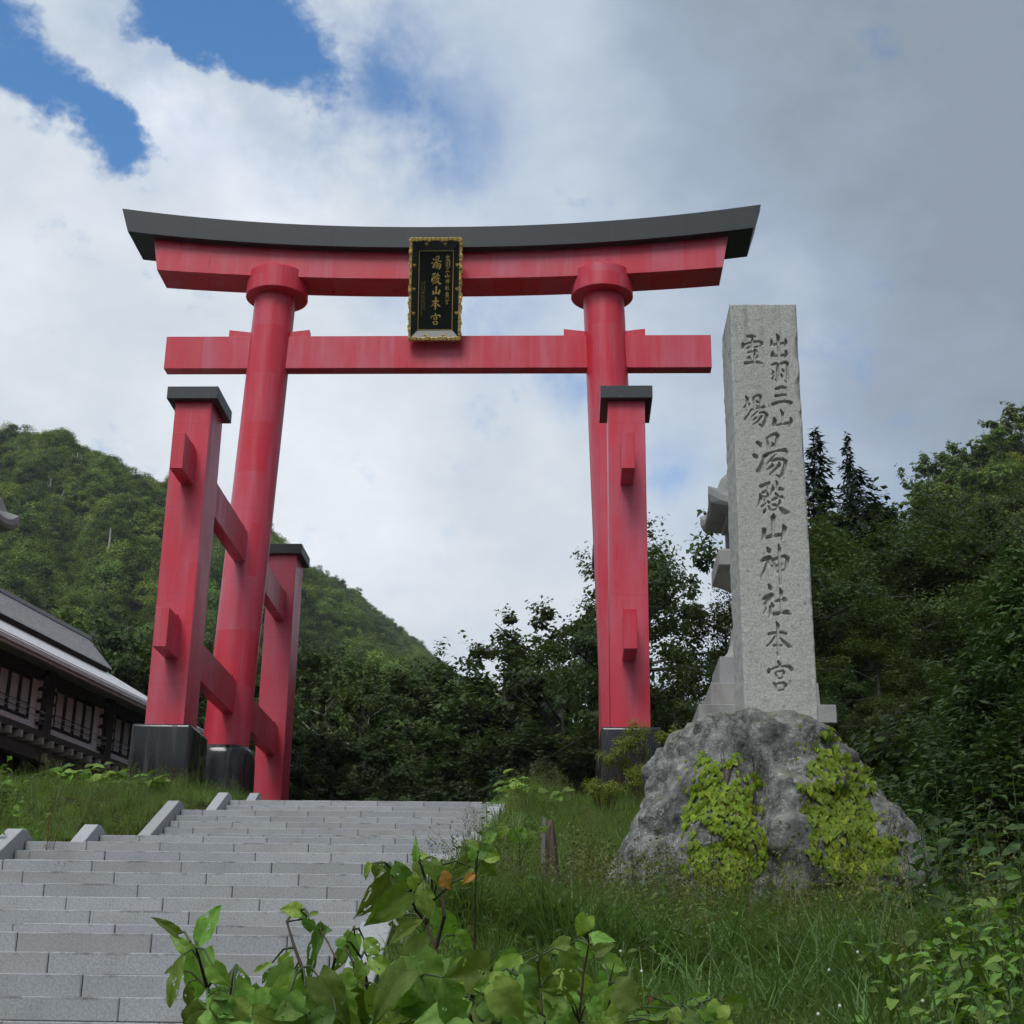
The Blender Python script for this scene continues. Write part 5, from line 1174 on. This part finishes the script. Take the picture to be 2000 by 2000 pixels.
knotweed('low knotweed leaves along the bottom edge below the boulder', 5.2,
         C3([(1440, 1850, 1640, 1800, 110, ''), (1640, 1800, 1590, 1930, 120, ''), (1720, 1750, 1865, 1720, 80, ''), (1500, 1900, 1420, 1990, 110, ''), (1700, 1880, 1860, 1960, 110, ''), (1250, 1700, 1430, 1690, 80, ''), (1000, 1860, 1100, 1960, 130, ''), (1180, 1900, 1260, 1990, 110, '')]) + fill(7, 1190, 1430, 1955, 2010, 12, 35, 60),
         [[(1300, 2000), (1310, 1960), (1325, 1970)], [(1360, 2000), (1365, 1960)]], 1310, 7)
knotweed('small knotweed leaning over the east kerb near the top of the stairs', 14.0,
         C3([(330, 430, 300, 540, 75, ''), (480, 440, 420, 560, 95, ''), (500, 440, 570, 480, 90, ''), (250, 490, 200, 575, 80, ''), (560, 470, 520, 570, 90, ''), (620, 440, 640, 490, 60, ''), (230, 440, 195, 420, 60, ''), (400, 470, 370, 550, 60, '')]),
         [[(1015, 1700), (1015, 1640), (1000, 1615)], [(1015, 1690), (1040, 1620)]], 1015, 8)
knotweed('leafy weed standing at the east kerb beside the yellowed leaf', 7.5,
         C6([(1385, 300, 1560, 335, 130, ''), (1380, 290, 1275, 205, 90, ''), (1360, 330, 1160, 470, 140, ''), (1400, 260, 1440, 200, 70, ''), (1400, 430, 1540, 540, 110, ''), (1330, 470, 1180, 560, 120, ''), (1420, 380, 1570, 350, 100, ''), (1340, 280, 1300, 380, 120, ''), (1340, 230, 1330, 320, 90, '')]),
         [[(925, 2000), (928, 1760), (930, 1700), (935, 1660), (938, 1645)]], 928, 9)

# ------------------------------------------------------------------ ivy on the boulder
from mathutils.bvhtree import BVHTree
bvh = BVHTree.FromPolygons([tuple(v) for v in ROCK_V], ROCK_F)
def inside(x, y, poly):
    c = False; j = len(poly) - 1
    for i in range(len(poly)):
        xi, yi = poly[i]; xj, yj = poly[j]
        if (yi > y) != (yj > y) and x < (xj - xi) * (y - yi) / (yj - yi) + xi: c = not c
        j = i
    return c
IV = leaf_meshes(M['ivy'], ('heart',), 4, 300)
def ivy(label, poly, n, seed, size, stray):
    rs = np.random.RandomState(seed); A = np.array(poly); pts = []
    tries = 0
    while len(pts) < n and tries < 40000:
        tries += 1; x, y = rs.uniform(A[:, 0].min() - 25, A[:, 0].max() + 25), rs.uniform(A[:, 1].min() - 25, A[:, 1].max() + 20)
        wx, wy = (vnoise(x, y, 22, seed + 50) - .5) * 62, (vnoise(x, y, 26, seed + 51) - .5) * 70
        inn = inside(x + wx, y + wy, poly); dens = vnoise(x, y, 38, seed)
        if not (inn and dens > .14) and not (not inn and rs.rand() < stray and dens > .35): continue
        d = ray(x, y); h = bvh.ray_cast(Vector(CAM), Vector(d))
        if h[0] is None: continue
        pts.append((np.array(h[0]), np.array(h[1]), inn))
    c = np.array([p[0] for p in pts]); R = empty('ivy', (c[:, 0].mean(), c[:, 1].mean(), c[:, 2].min()), label, 'ivy')
    mb = MB()
    for k in range(9):
        x0, x1 = rs.uniform(A[:, 0].min(), A[:, 0].max(), 2); x1 = x0 + (x1 - x0) * .35; P = []
        for t in np.linspace(0, 1, 16):
            h = bvh.ray_cast(Vector(CAM), Vector(ray(x0 + (x1 - x0) * t + 6 * math.sin(t * 9 + k), A[:, 1].max() + (A[:, 1].min() - 15 - A[:, 1].max()) * t)))
            if h[0] is not None: P.append(np.array(h[0]) + np.array(h[1]) * .012)
        if len(P) > 3: mb.tube(P, [.006] * len(P), 4)
    mb.build('creeper_stem', M['stem'], R, 0, 1, True)
    rest = []
    for q, (p, nr, inn) in enumerate(pts):
        L = size * rs.uniform(.6, 1.2) * (1 if inn else .62); base = p + nr * rs.uniform(.015, .05)
        down = np.array([rs.normal(0, .35), 0, -1.0]); tip = base + unit(down - (down @ nr) * nr * .8 + nr * .10) * L
        me = IV[rs.randint(0, 4)]; o = place_leaf(me, R, base, tip, rs.uniform(.85, 1.15), nr + np.array([rs.normal(0, .25), -.3, .55]))
        if q >= 290:                                                      # past the limit: joined into one mass
            co = np.zeros(len(me.vertices) * 3, np.float32); me.vertices.foreach_get('co', co); mw = LEAF_M; rest.append(co.reshape(-1, 3) @ mw[:3, :3].T + mw[:3, 3]); bpy.data.objects.remove(o)
    if rest:
        nvt = len(rest[0]); ff = np.array([list(f.vertices) for f in IV[0].polygons]); Fr = np.concatenate([ff + k * nvt for k in range(len(rest))])
        tag(link('ivy_foliage', mesh_np('ivy_foliage', np.concatenate(rest), Fr, M['ivy'], True), R), kind='stuff')
ivy('yellow-green ivy mat on the western half of the boulder', [(1352, 1520), (1385, 1490), (1430, 1505), (1488, 1500), (1490, 1600), (1484, 1690), (1470, 1700), (1440, 1730), (1372, 1750), (1352, 1690), (1356, 1600)], 900, 3, .070, .10)
ivy('yellow-green ivy mat climbing the eastern half of the boulder', [(1588, 1440), (1640, 1450), (1685, 1490), (1705, 1560), (1735, 1620), (1755, 1690), (1715, 1760), (1700, 1840), (1650, 1810), (1612, 1720), (1590, 1660), (1578, 1600), (1580, 1500)], 1250, 5, .076, .09)

# ------------------------------------------------------------------ shrubs, tussocks and small things on the banks
M['wleaf'] = big_leaf_mat('weed_leaf', (.100, .195, .038), (.165, .285, .056), (.20, .30, .09)); M['wleaf_d'] = big_leaf_mat('dark_shrub_leaf', (.036, .076, .022), (.064, .118, .032), (.10, .15, .055))
LW = leaf_meshes(M['wleaf'], ('oval', 'lance'), 4, 410); LD = leaf_meshes(M['wleaf_d'], ('oval', 'oval'), 4, 420)
def leafy_plant(name, label, px, py, D, nstem, nleaf, L, meshes, seed, group=None, spread=.35, cat='plant', lean=.25):
    """stems of paired leaves whose top is seen at a picture point D metres away"""
    rs = np.random.RandomState(seed); top = atD(px, py, D); g = float(ground_h(top[0], top[1]))
    H = max(.25, top[2] - g); K = empty(name, (top[0], top[1], g), label, cat, group); mb = MB()
    for s in range(nstem):
        a = rs.rand() * 6.28; h = H * (1 if s == 0 else rs.uniform(.55, .95)); off = np.array([math.cos(a), math.sin(a), 0]) * spread * (0 if s == 0 else rs.uniform(.4, 1))
        b = np.array([top[0], top[1], g - .05]) + off * .35; e = np.array([top[0], top[1], g + h]) + off + rs.normal(0, .03, 3) * (s > 0)
        P = [b * (1 - t) + e * t + np.array([0, 0, .06 * math.sin(t * 3)]) for t in np.linspace(0, 1, 6)]
        mb.tube(P, [.008, .007, .006, .005, .004, .002], 5)
        for k in range(nleaf):
            t = .30 + .70 * (k + 1) / nleaf; p = b * (1 - t) + e * t + np.array([0, 0, .06 * math.sin(t * 3)]); az = k * 2.4 + rs.rand() * .8
            l = L * rs.uniform(.7, 1.15) * (1.1 - .45 * t); d = np.array([math.cos(az), math.sin(az), rs.uniform(-.45, .35) + .5 * (t > .9)])
            place_leaf(meshes[rs.randint(0, len(meshes))], K, p, p + unit(d) * l, rs.uniform(.75, 1.05), np.array([0, 0, 1.0]) - np.array([d[0], d[1], 0]) * .1 + rs.normal(0, .25, 3) - CF * .35)
    mb.build('stem', M['stem_green'], K, 0, 1, True)
    return K
WG = 'leafy weeds on the east bank'
for j, (x, y, D, n, nl, L, ms) in enumerate(((1845, 1748, 8.6, 3, 11, .15, LW), (1925, 1700, 8.8, 3, 11, .15, LW), (1985, 1760, 8.0, 3, 11, .15, LW), (1800, 1830, 8.0, 3, 10, .14, LW), (1890, 1850, 7.4, 3, 11, .14, LW), (1965, 1880, 6.9, 3, 10, .14, LW), (1760, 1900, 7.2, 2, 9, .12, LW),
                                               (1850, 1945, 6.6, 3, 10, .12, LW), (1780, 1790, 8.8, 4, 11, .15, LW), (1870, 1790, 8.2, 4, 11, .15, LW), (1950, 1800, 7.8, 4, 11, .15, LW), (1990, 1690, 9.2, 4, 11, .15, LW), (1820, 1900, 7.0, 4, 10, .13, LW), (1920, 1940, 6.4, 4, 10, .12, LW), (1290, 1690, 12.6, 4, 12, .12, LW), (1255, 1745, 11.6, 4, 11, .12, LW), (1400, 1735, 12.0, 4, 10, .11, LW), (1450, 1800, 11.0, 3, 9, .11, LW), (1330, 1800, 11.0, 4, 10, .12, LW), (1520, 1850, 9.8, 3, 9, .11, LW), (1225, 1700, 13.2, 4, 12, .12, LW), (1360, 1770, 12.2, 4, 12, .12, LW), (1490, 1790, 12.0, 4, 11, .11, LW), (1560, 1790, 12.0, 4, 11, .11, LW), (1170, 1760, 12.4, 4, 11, .12, LW), (1420, 1830, 10.6, 4, 11, .11, LW), (1270, 1830, 10.4, 4, 11, .12, LW))):
    leafy_plant('leafy_weed', 'leafy green weed growing in the grass below the boulder' if x < 1600 else 'bright leafy weed in the thicket at the lower eastern corner', x, y, D, n, nl, L, ms, 500 + j, WG)
for j, (x, y, D, n) in enumerate(((1825, 1490, 14.5, 6), (1900, 1530, 13.2, 6), (1975, 1480, 13.0, 6), (1855, 1610, 12.0, 6), (1945, 1620, 11.2, 6), (1800, 1590, 13.5, 5), (1790, 1690, 11.8, 5), (2000, 1580, 11, 5))):
    leafy_plant('leafy_shrub', 'dark leafy shrub in the shade beside the boulder', x, y, D, n, 12, .20, LD, 540 + j, 'dark shrubs beside the boulder', .6, 'shrub')
for j, (x, y, D, n) in enumerate(((15, 1480, 24, 5), (40, 1560, 21, 4), (-5, 1600, 20, 4))):
    leafy_plant('leafy_shrub', 'leafy shrub on the west bank at the picture edge', x, y, D, n, 12, .20, LW, 560 + j, 'shrubs on the west bank', .5, 'shrub')
for j, (x, y, D) in enumerate(((120, 1500, 34), (165, 1500, 34), (205, 1494, 35), (240, 1508, 34), (290, 1515, 33), (85, 1512, 33), (985, 1512, 31), (1015, 1522, 30), (1040, 1535, 29))):
    leafy_plant('butterbur', ('broad-leaved plant in front of the lodge on the west bank', 'broad-leaved plant at the head of the east bank')[x > 600], x, y, D, 4, 6, .42, KN[:3], 580 + j, ('broad-leaved plants on the west bank', 'broad-leaved plants at the head of the east bank')[x > 600], .6)
# long-bladed tussocks
def tussock(px, py, D, h, n, seed, label):
    p = atD(px, py, D); g = float(ground_h(p[0], p[1])); T_ = empty('grass_tussock', (p[0], p[1], g), label, 'grass tussock', 'long-bladed tussocks on the east bank')
    me = blades(seed, n, h, .0085, .14, .8, 7, 0, 'grass_blue').data; me.name = 'blades'
    o = link('blades', me, T_)
for j, (x, y, D, h, n, lb) in enumerate(((1640, 1840, 9.6, 1.15, 46, 'big arching grass tussock against the eastern ivy'), (1560, 1870, 9.0, .95, 40, 'grass tussock in front of the boulder foot'), (1720, 1860, 9.2, 1.1, 44, 'arching grass tussock between boulder and leafy thicket'), (1770, 1700, 12.5, 1.7, 14, 'tall thin reed-like grass beside the boulder'), (1140, 1620, 20.0, 1.0, 50, 'dense grass tussock halfway up the east bank'), (1190, 1570, 24.0, 1.0, 50, 'dense grass tussock below the east post base'), (1090, 1740, 11.5, .85, 44, 'blue-green grass tussock west of the boulder'), (1190, 1760, 11.0, .8, 44, 'grass tussock touching the western foot of the boulder'), (1830, 1960, 6.6, .8, 40, 'arching grass tussock at the bottom edge below the leafy thicket'), (1700, 1940, 7.4, .85, 44, 'arching grass tussock at the bottom edge east of the clover'), (1480, 1900, 8.6, .8, 40, 'grass tussock below the cleft of the boulder'), (1380, 1880, 9.0, .8, 40, 'grass tussock below the western ivy'), (1062, 1800, 11.0, .8, 60, 'grass tussock hiding the foot of the wooden stake'), (1000, 1720, 12.0, .8, 40, 'grass tussock beside the wooden stake'))):
    tussock(x, y, D, h, n, 600 + j, lb)
# clipped shrubs with yellow-green tips at the east post
M['tip'] = leaf_mat('yellow_green_tips', (.14, .19, .018), (.27, .33, .032), .3, .3); M['twig'] = simple('brown_twigs', (.05, .03, .018), (.09, .055, .035), 9, .9)
def azalea(px, py, D, R, label, seed):
    rs = np.random.RandomState(seed); top = atD(px, py, D); g = float(ground_h(top[0], top[1])); H = max(.5, top[2] - g)
    A = empty('clipped_shrub', (top[0], top[1], g), label, 'shrub'); mb = MB(); cen = []
    for k in range(16):
        a = rs.rand() * 6.28; r = R * rs.rand() ** .6; e = np.array([top[0] + r * math.cos(a), top[1] + r * math.sin(a), g + H * rs.uniform(.62, 1.0)]); b = np.array([top[0] + r * .2 * math.cos(a), top[1] + r * .2 * math.sin(a), g])
        mb.tube([b, (b + e) / 2 + rs.normal(0, .05, 3), e], [.018, .012, .005], 5); cen.append(e)
    mb.build('branch', M['twig'], A)
    V, F = clump_leaves(rs, np.array(cen), np.full(16, .16), 110, .05, 1.0, .5, .6, np.array([top[0], top[1], g + H * .5]))
    link('foliage', mesh_np('foliage', V - ORG[A], F, M['tip']), A)
for j, a in enumerate(((1245, 1418, 35.0, .42, 'yellow-green clipped shrub, tallest before the east post base'), (1205, 1448, 35.0, .40, 'yellow-green clipped shrub at the inner corner of the east post base'), (1255, 1500, 33.5, .35, 'low yellow-green shrub between post base and boulder'), (1180, 1530, 32.0, .42, 'small bright shrub in the grass below the east post base'), (1310, 1425, 34.0, .3, 'small shrub peeping over the boulder crest'))):
    azalea(*a, 700 + j)
# weathered stake
p = atD(1076, 1720, 14.2); g = float(ground_h(p[0], p[1])); tz = atD(1076, 1596, 14.2)[2]
ST = empty('wooden_stake', (p[0], p[1], g), 'rotting wooden stake standing in the grass beside the stairs', 'stake')
M['stake'] = simple('rotten_wood', (.05, .034, .024), (.14, .105, .08), 9, .9, (3, 3, .5), .3, .6); M['stake_grey'] = simple('grey_board', (.14, .14, .14), (.24, .24, .235), 9, .9, (3, 3, .5))
MB().loft([[(p[0] + (dx + .03 * math.sin(z * 5)) * w, p[1] + dy * w, g - .1 + (tz - g + .1) * z) for dx, dy in ((-.06, -.05), (.05, -.06), (.08, .0), (.05, .06), (-.05, .06))] for z, w in ((0, 1.05), (.3, 1.0), (.55, .9), (.58, 1.02), (.85, .95), (.95, .7), (1.0, .3))]).build('post', M['stake'], ST)
MB().hexa([(p[0] - .115, p[1] - .05, g - .1), (p[0] - .075, p[1] - .05, g - .1), (p[0] - .075, p[1] + .06, g - .1), (p[0] - .115, p[1] + .06, g - .1), (p[0] - .085, p[1] - .05, tz + .03), (p[0] - .05, p[1] - .05, tz), (p[0] - .05, p[1] + .06, tz), (p[0] - .085, p[1] + .06, tz + .03)]).build('grey_board', M['stake_grey'], ST)
# rusty seed stalks of dock
M['rust'] = simple('rusty_seed', (.085, .028, .012), (.15, .055, .025), 12, .9)
def dock(px, py, D, h, label, seed):
    rs = np.random.RandomState(seed); p = atD(px, py, D); g = float(ground_h(p[0], p[1])); A = empty('dock_plant', (p[0], p[1], g), label, 'plant'); H = max(h, p[2] - g)
    mb = MB(); C_ = []
    for k in range(3):
        e = np.array([p[0] + rs.normal(0, .08), p[1] + rs.normal(0, .08), g + H * rs.uniform(.8, 1)]); b = np.array([p[0], p[1], g]); mb.tube([b, e], [.006, .003], 5)
        for t in np.linspace(.4, 1, 70): C_.append(b * (1 - t) + e * t + rs.normal(0, .022, 3) * np.array([1, 1, .5]))
    mb.build('stalk', M['rust'], A); C_ = np.array(C_); n = len(C_); s = rs.uniform(.012, .026, n)
    V, F = leaf_quads(C_, unit(rs.normal(size=(n, 3))), unit(rs.normal(size=(n, 3))), s, s * .8); link('seeds', mesh_np('seeds', V - ORG[A], F, M['rust']), A)
dock(1250, 1915, 6.2, .5, 'rusty dock seed stalk at the bottom edge below the boulder', 1); dock(104, 1568, 20.5, .6, 'rusty dock seed stalk on the west bank above the stairs', 2); dock(330, 1490, 34, .8, 'brown dock stalk at the west post base', 3)
# white clover heads
M['white_flower'] = simple('white_petals', (.55, .55, .50), (.72, .72, .66), 20, .8)
fm = MB().lathe((0, 0, 0), [(.002, -.007), (.006, -.005), (.008, 0), (.006, .006), (.002, .009)], 8).build('flower_head', M['white_flower']); fme = fm.data; bpy.data.objects.remove(fm)
for j, (x, y, D) in enumerate(((1802, 1955, 7.0), (1619, 1895, 7.8), (1675, 1860, 8.2), (1598, 1981, 6.6), (1178, 1868, 9), (1253, 1897, 8.2), (1212, 1858, 8.8), (1640, 1965, 6.8))):
    p = atD(x, y, D); g = float(ground_h(p[0], p[1])); K = empty('clover_flower', (p[0], p[1], min(g, p[2] - .05)), 'white clover flower head in the grass at the lower eastern corner', 'flower', 'white clover flowers')
    o = link('flower_head', fme, K, (0, 0, p[2] - ORG[K][2])); MB().tube([(p[0], p[1], ORG[K][2] - .02), (p[0], p[1], p[2] - .01)], [.002, .0015], 4).build('stem', M['stem_green'], K)
# half-buried stones on the west bank
def stone(px, py, D, r, seed, label):
    rs = np.random.RandomState(seed); p = atD(px, py, D); p[2] = float(ground_h(p[0], p[1])) + r * .15; bm = bmesh.new(); bmesh.ops.create_icosphere(bm, subdivisions=3, radius=r)
    for v in bm.verts:
        q = v.co.normalized(); v.co *= 1 + mnoise.noise(q * 1.7 + Vector((seed, 0, 0))) * .35 + mnoise.noise(q * 5) * .08; v.co.z *= .62
    me = bpy.data.meshes.new('stone'); bm.to_mesh(me); bm.free(); me.materials.append(M['rock']); tag(link('field_stone', me, None, tuple(p)), label, 'stone')
stone(205, 1600, 24, .34, 5, 'grey stone half buried in the grass above the second kerb'); stone(318, 1565, 28, .35, 9, 'grey stone in the grass beside the middle flight kerb')

# weeds rooted in the stair joints
for x, y, Y, mt, lb in ((113, 1694, -29.0, 'weed', 'small green weed growing from a joint of the stairs'), (751, 1666, -23.4, 'grass_dry', 'small dry tuft growing from a joint of the stairs')):
    p = atY(x, y, Y); W_ = empty('joint_weed', tuple(p), lb, 'weed'); me = blades(int(x), 26, .13, .006, .05, .9, 4, 0, mt).data; me.name = 'blades'; link('blades', me, W_)
